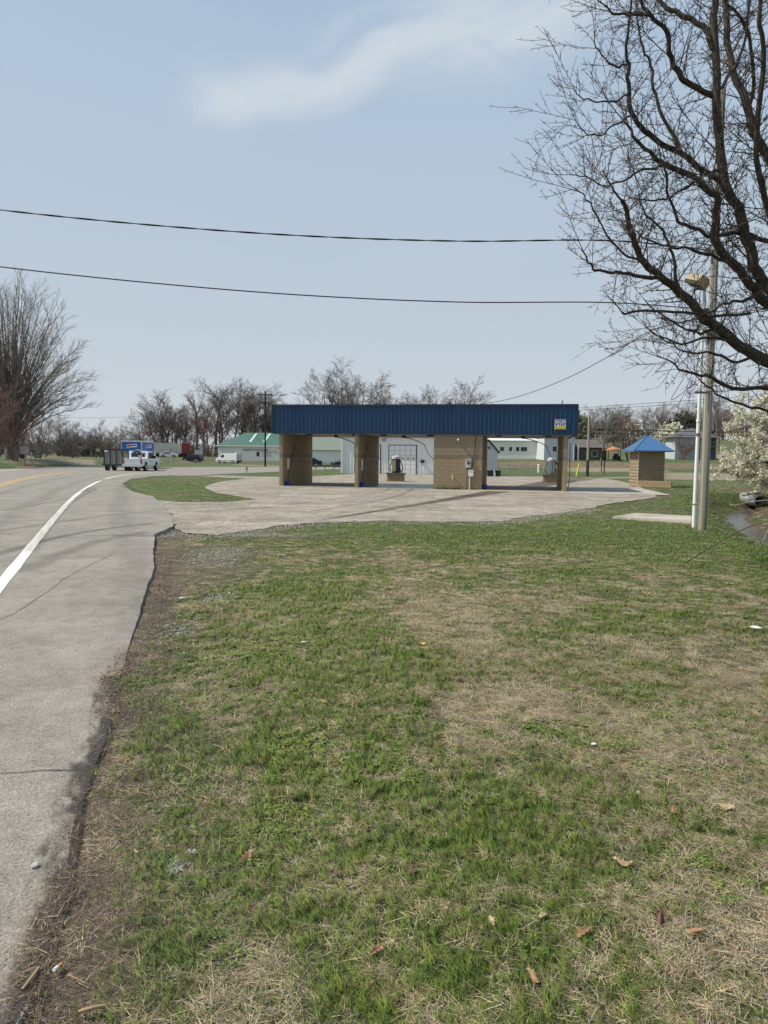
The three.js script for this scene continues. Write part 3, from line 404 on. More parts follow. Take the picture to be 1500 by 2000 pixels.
{
  const wash = thing('car_wash', 'tan block self-service car wash with a blue ribbed metal fascia and open bays', 'car wash', WASH.toArray(), TURN);
  const DEEP = 5.7, r = mul(41);
  const walls = [[0.356, 0.565], [4.64, 4.84], [15.64, 15.84]];
  for (const [a, b] of walls) part(wash, 'wall', box(b - a - 0.03, HIGH, DEEP - 0.05, (a + b) / 2, HIGH / 2, -DEEP / 2 - 0.01), M.mortar);
  part(wash, 'equipment_room_wall', box(2.52, HIGH, DEEP - 0.06, (8.95 + 11.5) / 2, HIGH / 2, -DEEP / 2 - 0.01), M.mortar);
  // front faces, block by block
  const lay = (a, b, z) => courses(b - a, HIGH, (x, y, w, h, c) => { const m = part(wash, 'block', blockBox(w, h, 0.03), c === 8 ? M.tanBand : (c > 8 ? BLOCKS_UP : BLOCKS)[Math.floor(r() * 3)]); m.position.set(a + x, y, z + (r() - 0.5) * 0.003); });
  lay(8.95, 11.5, 0.012); for (const [a, b] of walls) lay(a, b, 0.012);
  // the sides of the walls: too foreshortened to pick a block apart
  const sideTan = [], sideUp = [], sideBand = [];
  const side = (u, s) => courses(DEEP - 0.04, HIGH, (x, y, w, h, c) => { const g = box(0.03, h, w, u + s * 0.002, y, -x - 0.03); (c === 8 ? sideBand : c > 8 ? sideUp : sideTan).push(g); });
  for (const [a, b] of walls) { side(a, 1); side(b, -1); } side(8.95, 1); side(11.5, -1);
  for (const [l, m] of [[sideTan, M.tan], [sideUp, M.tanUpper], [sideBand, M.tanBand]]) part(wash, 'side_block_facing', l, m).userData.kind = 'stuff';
  // roof deck, ceiling, fascia of ribbed sheets on all four sides
  const W = 16.25, TOP = 4.45, FD = 6.0;
  part(wash, 'roof_deck', box(W - 0.3, 0.12, FD - 0.5, W / 2, 3.9, -FD / 2 + 0.12), M.grey);
  part(wash, 'ceiling', box(W - 0.2, 0.05, FD - 0.3, W / 2, HIGH + 0.035, -FD / 2 + 0.12), M.soffit);
  const rib = (n, wdt) => { const s = [[0, 0]]; for (let k = 0; k < n; k++) { const c = (k + 0.5) * wdt / n; s.push([c - 0.035, 0], [c - 0.016, 0.026], [c + 0.016, 0.026], [c + 0.035, 0]); } s.push([wdt, 0], [wdt, -0.012], [0, -0.012]); const g = poly(s.map(([x, y]) => [x, y]), TOP - HIGH - 0.07); g.rotateX(Math.PI / 2); g.scale(1, 1, 1); return g; };
  const pw = W / 18, ribG = rib(4, pw); ribG.rotateX(Math.PI); ribG.rotateY(0);
  // after the turns the ribs must stand out of the front (+z)
  ribG.computeBoundingBox(); if (ribG.boundingBox.max.z < 0.02) ribG.rotateX(Math.PI);
  const bm = [M.blueMetal, mat(0.0062, 0.042, 0.107, 0.5), mat(0.0068, 0.046, 0.117, 0.4)];
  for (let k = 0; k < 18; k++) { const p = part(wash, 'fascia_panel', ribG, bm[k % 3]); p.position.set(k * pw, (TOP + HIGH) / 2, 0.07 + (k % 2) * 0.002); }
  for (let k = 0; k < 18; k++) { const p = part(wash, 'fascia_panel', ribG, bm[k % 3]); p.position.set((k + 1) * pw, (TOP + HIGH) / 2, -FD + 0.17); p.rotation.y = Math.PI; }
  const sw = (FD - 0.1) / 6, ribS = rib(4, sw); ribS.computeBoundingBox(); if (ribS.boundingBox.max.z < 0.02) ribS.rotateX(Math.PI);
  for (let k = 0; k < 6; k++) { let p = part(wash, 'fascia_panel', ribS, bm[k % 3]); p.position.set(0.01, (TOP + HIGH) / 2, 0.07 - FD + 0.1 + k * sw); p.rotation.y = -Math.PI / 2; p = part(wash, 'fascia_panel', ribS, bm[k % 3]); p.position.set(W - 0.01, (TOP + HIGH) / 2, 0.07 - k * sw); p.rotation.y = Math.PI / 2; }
  for (const y of [TOP - 0.02, HIGH + 0.012]) { const h = y > 4 ? 0.09 : 0.05; part(wash, 'fascia_trim', [box(W + 0.1, h, 0.06, W / 2, y, 0.09), box(W + 0.1, h, 0.06, W / 2, y, -FD + 0.15), box(0.06, h, FD - 0.1, -0.03, y, -FD / 2 + 0.12), box(0.06, h, FD - 0.1, W + 0.03, y, -FD / 2 + 0.12)], M.blueTrim); }
  for (const u of [-0.03, W + 0.03]) part(wash, 'corner_trim', box(0.075, TOP - HIGH - 0.06, 0.09, u, (TOP + HIGH) / 2 - 0.01, 0.075), M.blueTrim);
  part(wash, 'fascia_joint_cover', box(0.06, TOP - HIGH - 0.08, 0.02, 10.3, (TOP + HIGH) / 2, 0.105), M.blueTrim);
  part(wash, 'vent_pipe', cyl(0.07, 0.07, 0.75, 10, 9.6, 3.95, -1.5), M.dark);
  part(wash, 'service_mast', [cyl(0.03, 0.03, 0.8, 8, 15.55, 3.9, -1.0), cyl(0.06, 0.0, 0.14, 8, 15.55, 4.66, -1.0)], M.darkSteel);
  // spotlights under the ceiling
  for (const u of [1.7, 4.4, 6.0, 8.6, 12.3, 14.9]) part(wash, 'ceiling_fixture', [box(0.34, 0.09, 0.22, u, HIGH - 0.03, -1.2), box(0.1, 0.05, 0.1, u, HIGH + 0.01, -1.2)], M.dark);
  // swing booms with their hoses
  for (const [u, e] of [[2.9, 4.55], [6.9, 8.85], [13.6, 15.55]]) {
    const b = part(wash, 'hose_boom', [cyl(0.09, 0.12, 0.16, 10, u, HIGH - 0.13, -2.6), tube([[u, HIGH - 0.1, -2.6], [u + 0.5, HIGH - 0.2, -2.5], [u + 1.15, HIGH - 0.46, -2.35], [u + 1.28, HIGH - 0.6, -2.32]], 0.022, 6)], M.black);
    part(b, 'hose', tube([[u + 1.28, HIGH - 0.58, -2.32], [u + 1.42, 1.95, -2.3], [e - 0.1, 1.45, -2.4], [e - 0.02, 1.25, -2.6]], 0.016, 6), M.rubber);
  }
  // electric meter, its conduits and the white box
  const meter = part(wash, 'meter_box', [box(0.30, 0.42, 0.14, 10.78, 1.38, 0.10), box(0.36, 0.03, 0.18, 10.78, 1.6, 0.11)], M.lightGrey);
  part(meter, 'meter_glass', (() => { const g = new THREE.SphereGeometry(0.085, 16, 10); g.scale(1, 1, 0.7); g.translate(10.80, 1.40, 0.17); return g; })(), M.glass);
  part(meter, 'dial', (() => { const g = new THREE.CylinderGeometry(0.075, 0.075, 0.03, 16); g.rotateX(Math.PI / 2); g.translate(10.80, 1.40, 0.175); return g; })(), M.whiteMetal);
  part(wash, 'conduit', [cyl(0.035, 0.035, 1.17, 8, 10.70, 0, 0.075), cyl(0.03, 0.03, 0.35, 8, 10.86, 0.86, 0.075)], M.tanBand);
  const wb = part(wash, 'white_meter_box', [box(0.27, 0.3, 0.2, 10.93, 0.86, 0.14)], M.white); part(wb, 'box_lid', box(0.29, 0.05, 0.22, 10.93, 1.015, 0.142), M.whiteMetal);
  part(wash, 'white_pipe', cyl(0.045, 0.04, 0.72, 10, 10.88, 0, 0.15), M.soffit);
  part(wash, 'service_cable', tube([[11.15, HIGH, 0.05], [11.12, 2.3, 0.05], [11.05, 1.8, 0.05], [11.02, 1.4, 0.05], [10.96, 1.1, 0.06]], 0.014, 5), M.black);
  part(wash, 'spigot', [tube([[9.98, 0.72, 0.02], [9.98, 0.72, 0.16], [9.99, 0.62, 0.2]], 0.022, 8), box(0.13, 0.02, 0.03, 9.93, 0.79, 0.13), cyl(0.05, 0.05, 0.06, 8, 9.99, 0.56, 0.2)], M.soffit);
  part(wash, 'drain_hose', tube([[9.99, 0.58, 0.2], [9.97, 0.4, 0.22], [9.93, 0.2, 0.2], [9.91, 0.0, 0.2]], 0.014, 6), M.tan);
  part(wash, 'wall_lamp', [box(0.12, 0.12, 0.06, 10.22, 2.63, 0.06), (() => { const g = new THREE.SphereGeometry(0.055, 10, 8); g.translate(10.24, 2.6, 0.12); return g; })()], M.soffit);
  part(wash, 'outer_hose', tube([[15.98, 2.5, -0.4], [15.99, 1.6, -0.35], [16.0, 0.6, -0.3], [15.92, 0.15, -0.2]], 0.02, 6), M.rubber);
  // things fixed to the bay walls
  for (const u of [0.585, 4.86]) { part(wash, 'instruction_board', box(0.02, 0.62, 0.42, u, 1.22, -0.9), M.white); for (let k = 0; k < 4; k++) part(wash, 'mat_clip', [box(0.05, 0.26, 0.06, u, 1.25, -2.4 - k * 0.85), box(0.08, 0.05, 0.1, u + 0.01, 1.4, -2.4 - k * 0.85)], M.grey); part(wash, 'brush_hose', tube([[u + 0.03, 2.3, -2], [u + 0.04, 1.5, -1.4], [u + 0.05, 0.8, -0.9], [u + 0.06, 0.2, -0.7]], 0.015, 5), M.rubber); }
  part(wash, 'coin_box', [box(0.06, 0.5, 0.35, 11.53, 1.3, -1.0)], M.darkSteel); part(wash, 'coin_box', [box(0.08, 0.5, 0.35, 15.6, 1.3, -1.4)], M.darkSteel);
  // sign
  const signTex = textCanvas(256, 256, (c, w, h) => {
    c.fillStyle = '#7f95ad'; c.fillRect(0, 0, w, h); c.fillStyle = '#b9c6d2'; for (const [x, y, q] of [[30, 120, 34], [60, 160, 40], [230, 150, 40], [205, 190, 36], [40, 70, 26], [225, 80, 24]]) { c.beginPath(); c.arc(x, y, q, 0, 7); c.fill(); }
    c.fillStyle = '#a9b2bd'; c.fillRect(14, 12, 228, 26); c.fillStyle = '#3f4a5e'; for (let x = 22; x < 230; x += 17) c.fillRect(x, 18, 10, 14);
    c.fillStyle = '#16121a'; c.beginPath(); c.ellipse(128, 112, 104, 72, 0, 0, 7); c.fill();
    c.fillStyle = '#c8a93c'; c.beginPath(); c.ellipse(128, 218, 132, 46, 0, 0, 7); c.fill(); c.fillStyle = '#e2cf7a'; c.fillRect(50, 196, 130, 12); c.fillStyle = '#6e6a2a'; c.fillRect(20, 236, 210, 20);
    c.fillStyle = '#f4eef2'; c.font = 'bold 78px sans-serif'; c.textAlign = 'center'; c.fillText('MUD', 130, 108); c.fillText('BAY', 130, 178);
  });
  const board = thing('fascia_sign', 'small square sign with white letters on the blue fascia', 'sign', WASH.toArray(), TURN);
  const sp = part(board, 'plate', poly([[-0.30, -0.26], [0.0, -0.31], [0.30, -0.26], [0.3, 0.26], [0.15, 0.29], [-0.15, 0.29], [-0.3, 0.26]], 0.02), M.dark); sp.position.set(15.42, 3.43, 0.125);
  const face = part(board, 'print', new THREE.PlaneGeometry(0.58, 0.54), new THREE.MeshStandardMaterial({ map: signTex, roughness: 0.5 })); face.position.set(15.42, 3.43, 0.14);
  // floors
  const fl = (a, b, f, k, y, m, name) => { const P = [[a, f], [b, f], [b, k], [a, k]].map(([u, v]) => washToWorld(u, v)); setting(name, sheet(P, y), m); };
  fl(0.58, 4.62, 0.1, -5.8, 0.014, mat(0.2, 0.185, 0.16, 0.8), 'wash_bay_floor'); fl(4.86, 8.93, 0.15, -5.8, 0.014, mat(0.24, 0.25, 0.26, 0.35), 'wash_bay_floor'); fl(11.53, 15.62, 0.0, -5.8, 0.014, mat(0.2, 0.185, 0.16, 0.8), 'wash_bay_floor');
  fl(11.2, 15.7, 1.6, 0.03, 0.013, new THREE.MeshStandardMaterial({ map: concreteMap, color: new THREE.Color().setRGB(1, 0.93, 0.76), roughness: 0.9 }), 'bay_apron'); fl(15.9, 20.6, 1.9, -5.8, 0.013, M.concrete, 'open_wash_pad');
  // brush buckets
  for (const [u, v, lab] of [[0.72, -0.35, 'blue brush bucket at the foot of the leftmost bay wall'], [5.0, -0.35, 'blue brush bucket at the foot of the second bay wall'], [11.65, -0.3, 'blue brush bucket beside the equipment room corner']]) { const [x, Z] = washToWorld(u, v); const b = thing('brush_bucket', lab, 'bucket', [x, 0.012, -Z], 0, 'brush buckets'); part(b, 'pail', cyl(0.1, 0.13, 0.24, 12), M.bucketBlue); part(b, 'rim', cyl(0.14, 0.14, 0.025, 12, 0, 0.235), M.bucketBlue); }
}
// weeds along the equipment room's foot
{
  const r = mul(8), list = []; for (let i = 0; i < 160; i++) { const u = 8.98 + r() * (r() < 0.6 ? 1.4 : 2.4), [x, Z] = washToWorld(u, 0.06 + r() * 0.12), h = 0.05 + 0.13 * r() * r(); const g = box(0.02, h, 0.006, x, h / 2, -Z, r() * 6, (r() - 0.5) * 0.9); list.push(g); }
  const w = solo('weeds', merge(list), mat(0.07, 0.10, 0.03, 0.9), 'low green weeds along the foot of the equipment room wall', 'weeds'); w.userData.kind = 'stuff';
}
// ---------------------------------------------------------------- vacuum islands
function vacuum(px, py, label, colors) {
  const [x, Z] = flat(px, py); const v = thing('vacuum_island', label, 'vacuum', [x, 0, -Z], TURN, 'car vacuums behind the wash bays');
  const base = part(v, 'block_base', box(1.15, 0.5, 0.62, 0, 0.25, 0), M.tanUpper); r2 = 0;
  courses(1.15, 0.5, (bx, by, w, h) => { const b = part(base, 'block', blockBox(w, h, 0.03), BLOCKS[(r2++) % 3]); b.position.set(-0.575 + bx, by, 0.312); });
  part(v, 'slab', box(1.3, 0.09, 0.78, 0, 0.545, 0), mat(0.13, 0.105, 0.09, 0.8));
  const can = part(v, 'canister', cyl(0.29, 0.29, 0.98, 20, 0.02, 0.59, 0), colors[0]);
  part(v, 'lid', [cyl(0.31, 0.31, 0.16, 20, 0.02, 1.57, 0), cyl(0.24, 0.12, 0.06, 20, 0.02, 1.73, 0)], M.lightGrey);
  part(v, 'price_panel', box(0.24, 0.78, 0.03, -0.08, 1.1, 0.285), colors[1]); part(v, 'price_panel', box(0.1, 0.74, 0.03, 0.14, 1.1, 0.26), colors[2]);
  part(v, 'hose', tube([[0.28, 1.5, 0.05], [0.4, 1.25, 0.1], [0.5, 0.85, 0.14], [0.42, 0.62, 0.18], [0.34, 0.8, 0.16], [0.3, 1.0, 0.1]], 0.035, 8, 30), M.rubber); part(v, 'hose', tube([[-0.24, 1.5, 0.05], [-0.36, 1.2, 0.1], [-0.4, 0.85, 0.14], [-0.3, 0.63, 0.18]], 0.035, 8, 20), M.rubber);
  part(v, 'nozzle', [box(0.06, 0.16, 0.06, -0.40, 1.05, 0.12, 0, 0.3)], M.soffit);
  return v;
}
let r2 = 0;
vacuum(773, 940, 'dark vacuum on a block base seen through the middle bay', [mat(0.025, 0.025, 0.05, 0.4), mat(0.33, 0.3, 0.16, 0.6), M.dark]);
vacuum(1076, 942.5, 'striped vacuum on a block base seen through the right bay', [mat(0.15, 0.16, 0.17, 0.4), mat(0.2, 0.3, 0.36, 0.5), mat(0.5, 0.45, 0.3, 0.5)]);

// ---------------------------------------------------------------- blue-roofed block kiosk and its kerb
{
  const [x, Z] = flat(1272, 951); const k = thing('kiosk', 'small tan block kiosk with a bright blue hipped metal roof', 'kiosk', [x, 0, -Z - 0.9], -0.06);
  const w = 1.62, d = 1.9, h = 2.28, r = mul(12), SPLIT = [mat(0.27, 0.205, 0.135, 0.95), mat(0.285, 0.218, 0.143, 0.95), mat(0.255, 0.195, 0.128, 0.95)];
  const rock = [0, 1, 2, 3].map(s => { const g = new THREE.BoxGeometry(1, 1, 1, 6, 4, 1), p = g.attributes.position; for (let i = 0; i < p.count; i++) if (p.getZ(i) > 0.4) { const e = (Math.abs(p.getX(i)) > 0.49 || Math.abs(p.getY(i)) > 0.49) ? 0.2 : 1; p.setZ(i, 0.1 + e * (0.3 + 1.1 * vnoise(p.getX(i) * 5 + s * 9, p.getY(i) * 4 + s * 3))); } g.computeVertexNormals(); return g; });
  part(k, 'wall', box(w - 0.03, h, d - 0.03, 0, h / 2, 0), M.mortar);
  courses(w, h, (bx, by, bw, bh) => { const b = part(k, 'block', rock[Math.floor(r() * 4)], SPLIT[Math.floor(r() * 3)]); b.scale.set(bw + 0.005, bh + 0.005, 0.04); b.position.set(-w / 2 + bx, by, d / 2 - 0.005); });
  courses(d, h, (bx, by, bw, bh) => { const b = part(k, 'block', rock[Math.floor(r() * 4)], SPLIT[Math.floor(r() * 3)]); b.scale.set(bw, bh, 0.05); b.rotation.y = -Math.PI / 2; b.position.set(-w / 2 + 0.005, by, -d / 2 + bx); });
  part(k, 'corner_strip', box(0.05, h - 0.05, 0.05, -w / 2 - 0.01, h / 2, d / 2 + 0.02), M.soffit);
  const a = w / 2 + 0.42, b = d / 2 + 0.40, e = h - 0.02, t = 3.22, rx = 0.1;
  const face = (P) => { const g = new THREE.BufferGeometry(); g.setAttribute('position', new THREE.Float32BufferAttribute(P.flat(), 3)); g.setAttribute('uv', new THREE.Float32BufferAttribute(P.map(() => [0, 0]).flat(), 2)); g.computeVertexNormals(); return g; };
  const A = [-a, e, b], B = [a, e, b], Cc = [a, e, -b], D = [-a, e, -b], P = [-rx, t, 0], Q = [rx, t, 0];
  const roof = part(k, 'roof', merge([face([A, B, Q, A, Q, P]), face([B, Cc, Q]), face([Cc, D, P, Cc, P, Q]), face([D, A, P])]), M.blueRoof);
  part(roof, 'soffit', box(2 * a - 0.04, 0.04, 2 * b - 0.04, 0, e - 0.03, 0), M.soffit);
  part(roof, 'eave_trim', [box(2 * a + 0.02, 0.07, 0.03, 0, e - 0.015, b), box(2 * a + 0.02, 0.07, 0.03, 0, e - 0.015, -b), box(0.03, 0.07, 2 * b - 0.04, -a, e - 0.015, 0), box(0.03, 0.07, 2 * b - 0.04, a, e - 0.015, 0)], M.blueRoof);
  const seam = (p, q, s) => { const v0 = V3(...p), v1 = V3(...q); part(roof, 'seam', new THREE.TubeGeometry(new THREE.LineCurve3(v0, v1), 1, s || 0.016, 5), M.blueRoof); };
  for (const [c, q] of [[A, P], [B, Q], [Cc, Q], [D, P]]) seam(c, q, 0.035); seam(P, Q, 0.035);
  for (let i = -4; i <= 4; i++) { const xx = i * 0.29, f = 1 - Math.max(0, Math.abs(xx) - rx) / (a - rx); seam([xx, e + 0.01, b], [xx, e + (t - e) * f + 0.01, b * (1 - f)]); }
  for (let i = -3; i <= 3; i++) { const zz = i * 0.34, f = 1 - Math.abs(zz) / b; seam([-a, e + 0.01, zz], [-a + (a - rx) * f, e + (t - e) * f + 0.01, zz]); }
  const c = thing('block_kerb', 'low block kerb wall at the foot of the kiosk', 'kerb', [x + 0.02, 0, -Z + 0.55], -0.62), kr = mul(3);
  part(c, 'core', box(2.0, 0.36, 0.25, 0, 0.17, 0), M.mortar); courses(2.0, 0.4, (bx, by, bw, bh) => { const m = part(c, 'block', blockBox(bw, bh, 0.3), BLOCKS[Math.floor(kr() * 3)]); m.position.set(-1 + bx, by, 0); });
}

// ================================================================ POLES, LAMP AND WIRES
const POLE = (() => { const [x, Z] = flat(1372, 1034); return [x, Z]; })();
{
  const p = thing('utility_pole', 'weathered wooden utility pole beside the white lamp post', 'pole', [POLE[0], -0.1, -POLE[1]]);
  const g = new THREE.CylinderGeometry(0.068, 0.098, 10.2, 20, 24); const pa = g.attributes.position, r = mul(6); for (let i = 0; i < pa.count; i++) { const q = 1 + (vnoise(pa.getY(i) * 1.3, i % 21) - 0.5) * 0.05; pa.setX(i, pa.getX(i) * q); pa.setZ(i, pa.getZ(i) * q); } g.translate(0, 5.1, 0); g.computeVertexNormals();
  part(p, 'shaft', g, M.pole); part(p, 'bracket', [box(0.34, 0.05, 0.05, -0.2, 3.32, 0.1), box(0.05, 0.34, 0.1, -0.14, 4.6, 0.12)], M.darkSteel);
  part(p, 'clevis', [box(0.12, 0.16, 0.1, -0.17, 6.55, 0), box(0.12, 0.12, 0.1, -0.17, 5.2, 0)], M.darkSteel); part(p, 'ground_wire', tube([[-0.13, 9, 0.08], [-0.14, 5, 0.1], [-0.165, 2, 0.1], [-0.17, 0.1, 0.1]], 0.008, 5), M.grey);
  const [lx, lZ] = flat(1355, 1030), l = thing('lamp_post', 'slim white lamp post with a tan box lamp head', 'lamp post', [lx, -0.05, -lZ]);
  part(l, 'post', [cyl(0.05, 0.044, 2.7, 14), cyl(0.041, 0.036, 3.25, 14, 0, 2.7, 0), cyl(0.056, 0.056, 0.06, 14, 0, 2.62, 0)], M.white); part(l, 'clamp', [cyl(0.056, 0.056, 0.07, 12, 0, 2.28, 0)], M.darkSteel);
  part(l, 'red_tie', (() => { const q = new THREE.TorusGeometry(0.075, 0.012, 6, 14); q.rotateX(1.3); q.translate(0.02, 0.62, 0); return q; })(), M.orange);
  part(l, 'arm', tube([[0, 5.75, 0], [-0.08, 5.78, 0], [-0.2, 5.78, 0]], 0.025, 8), M.darkSteel);
  const hd = part(l, 'lamp_head', poly([[-0.34, 0.05], [-0.30, 0.19], [0.12, 0.16], [0.16, 0.02], [0.1, -0.06], [-0.28, -0.02]], 0.36, 0.012), mat(0.36, 0.29, 0.2, 0.6)); hd.position.set(-0.18, 5.88, 0.05); hd.rotation.set(0.45, 0.7, -0.3);
  part(hd, 'lens', box(0.34, 0.012, 0.28, -0.09, -0.062, 0, 0, 0.1), M.glass);
}
const wireThing = (pts, rad, label, sides = 6, seg = 80) => solo('overhead_wire', tube(pts, rad, sides, seg), M.wire, label, 'wire', 'overhead wires');
{
  const a = V3(POLE[0] - 0.17, 6.5, -POLE[1]), b = V3(POLE[0] - 0.17, 5.15, -POLE[1]);
  const up = [at(-500, 340, 14), at(-250, 377, 14), at(0, 410, 14.1), at(300, 440, 14.4), at(600, 461, 14.8), at(900, 471, 15.2), at(1190, 470, 15.6), a];
  const c = new THREE.CatmullRomCurve3(up), bundle = []; for (let s = 0; s < 2; s++) { const P = []; for (let i = 0; i <= 260; i++) { const p = c.getPoint(i / 260), q = i * 0.4 + s * Math.PI; P.push(p.clone().add(V3(0, Math.cos(q) * 0.0085, Math.sin(q) * 0.0085))); } bundle.push(tube(P, 0.0095, 5, 520)); }
  solo('overhead_wire', merge(bundle), M.wire, 'thick twisted black cable, the upper of the two crossing the sky', 'wire', 'overhead wires');
  wireThing([at(-500, 447, 14), at(-250, 487, 14), at(0, 521, 14.1), at(300, 553, 14.4), at(600, 577, 14.8), at(900, 590, 15.2), at(1190, 591, 15.6), b], 0.0125, 'single black cable, the lower of the two crossing the sky');
  wireThing([at(928, 791, 36.6), at(1000, 778, 32), at(1100, 742, 26), at(1200, 690, 21), at(1280, 643, 18), V3(POLE[0] - 0.14, 5.0, -POLE[1])], 0.012, 'service cable sloping from the car wash roof up to the pole');
  solo('loose_wire', tube([at(1360, 745, 16), at(1335, 766, 15.9), at(1311, 781, 15.8), at(1325, 755, 15.9), at(1336, 733, 16), at(1325, 722, 16), at(1300, 724, 15.9), at(1280, 726, 15.8), at(1290, 717, 15.9), at(1310, 690, 16)], 0.007, 5, 60), M.wire, 'thin loose wire curling from the lamp post', 'wire');
}
function farPole(px, base, top, arms, label, r0 = 0.15) {
  const [x, Z] = ground(px, base), s = FOCAL / Z, H = (base - top) / s, y = terrain(x, Z); const p = thing('street_utility_pole', label, 'pole', [x, y - 0.1, -Z], 0.1);
  part(p, 'shaft', cyl(r0, r0 * 0.7, H + 0.1, 10), arms ? M.creosote : M.greyWood); if (!arms) part(p, 'dark_foot', cyl(r0 * 1.08, r0 * 1.0, H * 0.28, 10), M.creosote);
  for (const [dy, w] of arms || []) part(p, 'crossarm', box(w, 0.16, 0.14, 0, H - dy, 0.12), M.creosote);
  return { x, y, Z, H };
}
const P1 = farPole(518, 911, 765, [[0.55, 2.6], [1.85, 1.7]], 'tall dark utility pole with two crossarms left of the car wash', 0.17);
{ const o = scene.children[scene.children.length - 1]; part(o, 'transformer', cyl(0.25, 0.25, 0.8, 12, -0.42, P1.H - 3.7, 0.15), M.lightGrey); for (let i = -2; i <= 2; i++) if (i) part(o, 'insulator', cyl(0.05, 0.04, 0.2, 6, i * 0.6, P1.H - 0.47, 0.12), M.lightGrey); }
const P2 = farPole(1147, 929.5, 812, null, 'grey utility pole between the car wash and the kiosk', 0.145);
{ const y0 = P2.y + P2.H; const far = (dy, dz, lab, rad = 0.022, sag = 0) => wireThing([V3(P2.x - 26, y0 - dy - 0.5 - sag, -P2.Z - 6), V3(P2.x - 9, y0 - dy - 0.3, -P2.Z - 2), V3(P2.x, y0 - dy, -P2.Z - 0.16), V3(P2.x + 12, y0 - dy - 0.1, -P2.Z), V3(P2.x + 40, y0 - dy - 0.35, -P2.Z - 4)], rad, lab);
  far(0.75, 0, 'topmost wire on the grey pole beyond the kiosk', 0.014); far(1.0, 0, 'second thin wire on the grey pole beyond the kiosk', 0.014); far(1.45, 0, 'thick upper cable on the grey pole beyond the kiosk', 0.035); far(1.85, 0, 'thick lower cable on the grey pole beyond the kiosk', 0.03);
  const c = V3(P2.x + 1.3, y0 - 1.45, -P2.Z); solo('cable_splice_case', (() => { const g = new THREE.CapsuleGeometry(0.11, 0.5, 4, 8); g.rotateZ(Math.PI / 2); g.translate(c.x, c.y, c.z); return g; })(), M.black, 'black splice case hanging on the thick cable right of the grey pole', 'splice case');
  wireThing([at(1040, 803, 120), at(1200, 792, 118), at(1350, 782, 116), at(1560, 768, 112)], 0.03, 'faint far wire crossing the sky above the kiosk, the upper'); wireThing([at(1040, 806, 120), at(1200, 797, 118), at(1350, 788, 116), at(1560, 776, 112)], 0.03, 'faint far wire crossing the sky above the kiosk, the lower');
  wireThing([V3(P1.x, P1.y + P1.H - 0.4, -P1.Z), at(400, 806, 112), at(300, 812, 120), at(180, 816, 130), at(-60, 812, 140)], 0.022, 'thin wire running left from the tall dark pole'); wireThing([V3(P1.x, P1.y + P1.H - 4.2, -P1.Z), at(400, 853, 112), at(300, 858, 120), at(180, 858, 130), at(-60, 852, 140)], 0.03, 'low cable running left from the tall dark pole');
}

// ================================================================ BUILDINGS BEHIND
function gable(name, label, cat, px, base, Z, w, d, wallH, ridgeH, turn, mats, opt = {}) {   // ridge along local x
  const pt = at(px, base, Z), x = pt.x, y = terrain(x, Z); const b = thing(name, label, cat, [x, opt.y !== undefined ? opt.y : Math.min(y, terrain(x + w / 2, Z)) - 0.05, -Z], turn);
  part(b, 'wall', poly(opt.hip ? [[-d / 2, 0], [d / 2, 0], [d / 2, wallH - 0.06], [-d / 2, wallH - 0.06]] : [[-d / 2, 0], [d / 2, 0], [d / 2, wallH], [0, ridgeH - 0.12], [-d / 2, wallH]], w).rotateY(Math.PI / 2), mats[0]);
  const o = opt.over || 0.35, sl = (ridgeH - wallH) / (d / 2), L = Math.hypot(d / 2 + o, (d / 2 + o) * sl), an = Math.atan(sl);
  const hipFaces = () => { const A = [-w / 2 - o, wallH - 0.05, d / 2 + o], B = [w / 2 + o, wallH - 0.05, d / 2 + o], Cq = [w / 2 + o, wallH - 0.05, -d / 2 - o], D = [-w / 2 - o, wallH - 0.05, -d / 2 - o], P = [-w / 2 + opt.hip, ridgeH, 0], Q = [w / 2 - opt.hip, ridgeH, 0], F = (L) => { const g = new THREE.BufferGeometry(); g.setAttribute('position', new THREE.Float32BufferAttribute(L.flat(), 3)); g.setAttribute('uv', new THREE.Float32BufferAttribute(L.map(() => [0, 0]).flat(), 2)); g.computeVertexNormals(); return g; }; return [F([A, B, Q, A, Q, P]), F([B, Cq, Q]), F([Cq, D, P, Cq, P, Q]), F([D, A, P])]; };
  const rf = part(b, 'roof', opt.hip ? hipFaces() : [1, -1].map(s => { const g = new THREE.BoxGeometry(w + 2 * o, 0.1, L); g.translate(0, 0.05, L / 2); g.rotateX(an); if (s < 0) g.rotateY(Math.PI); g.translate(0, ridgeH, 0); return g; }), mats[1]);
  part(rf, 'eave_trim', [1, -1].map(s => box(w + 2 * o, 0.22, 0.06, 0, wallH - (opt.hip ? 0.1 : o * sl) - 0.02, s * (d / 2 + o + 0.02))), M.white);
  return b;
}
const ribWall = (b, w, h, step, m, z) => { const l = []; for (let x = -w / 2 + step / 2; x < w / 2; x += step) l.push(box(0.04, h, 0.03, x, h / 2, z)); const q = part(b, 'wall_ribs', l, m); q.userData.kind = 'stuff'; };
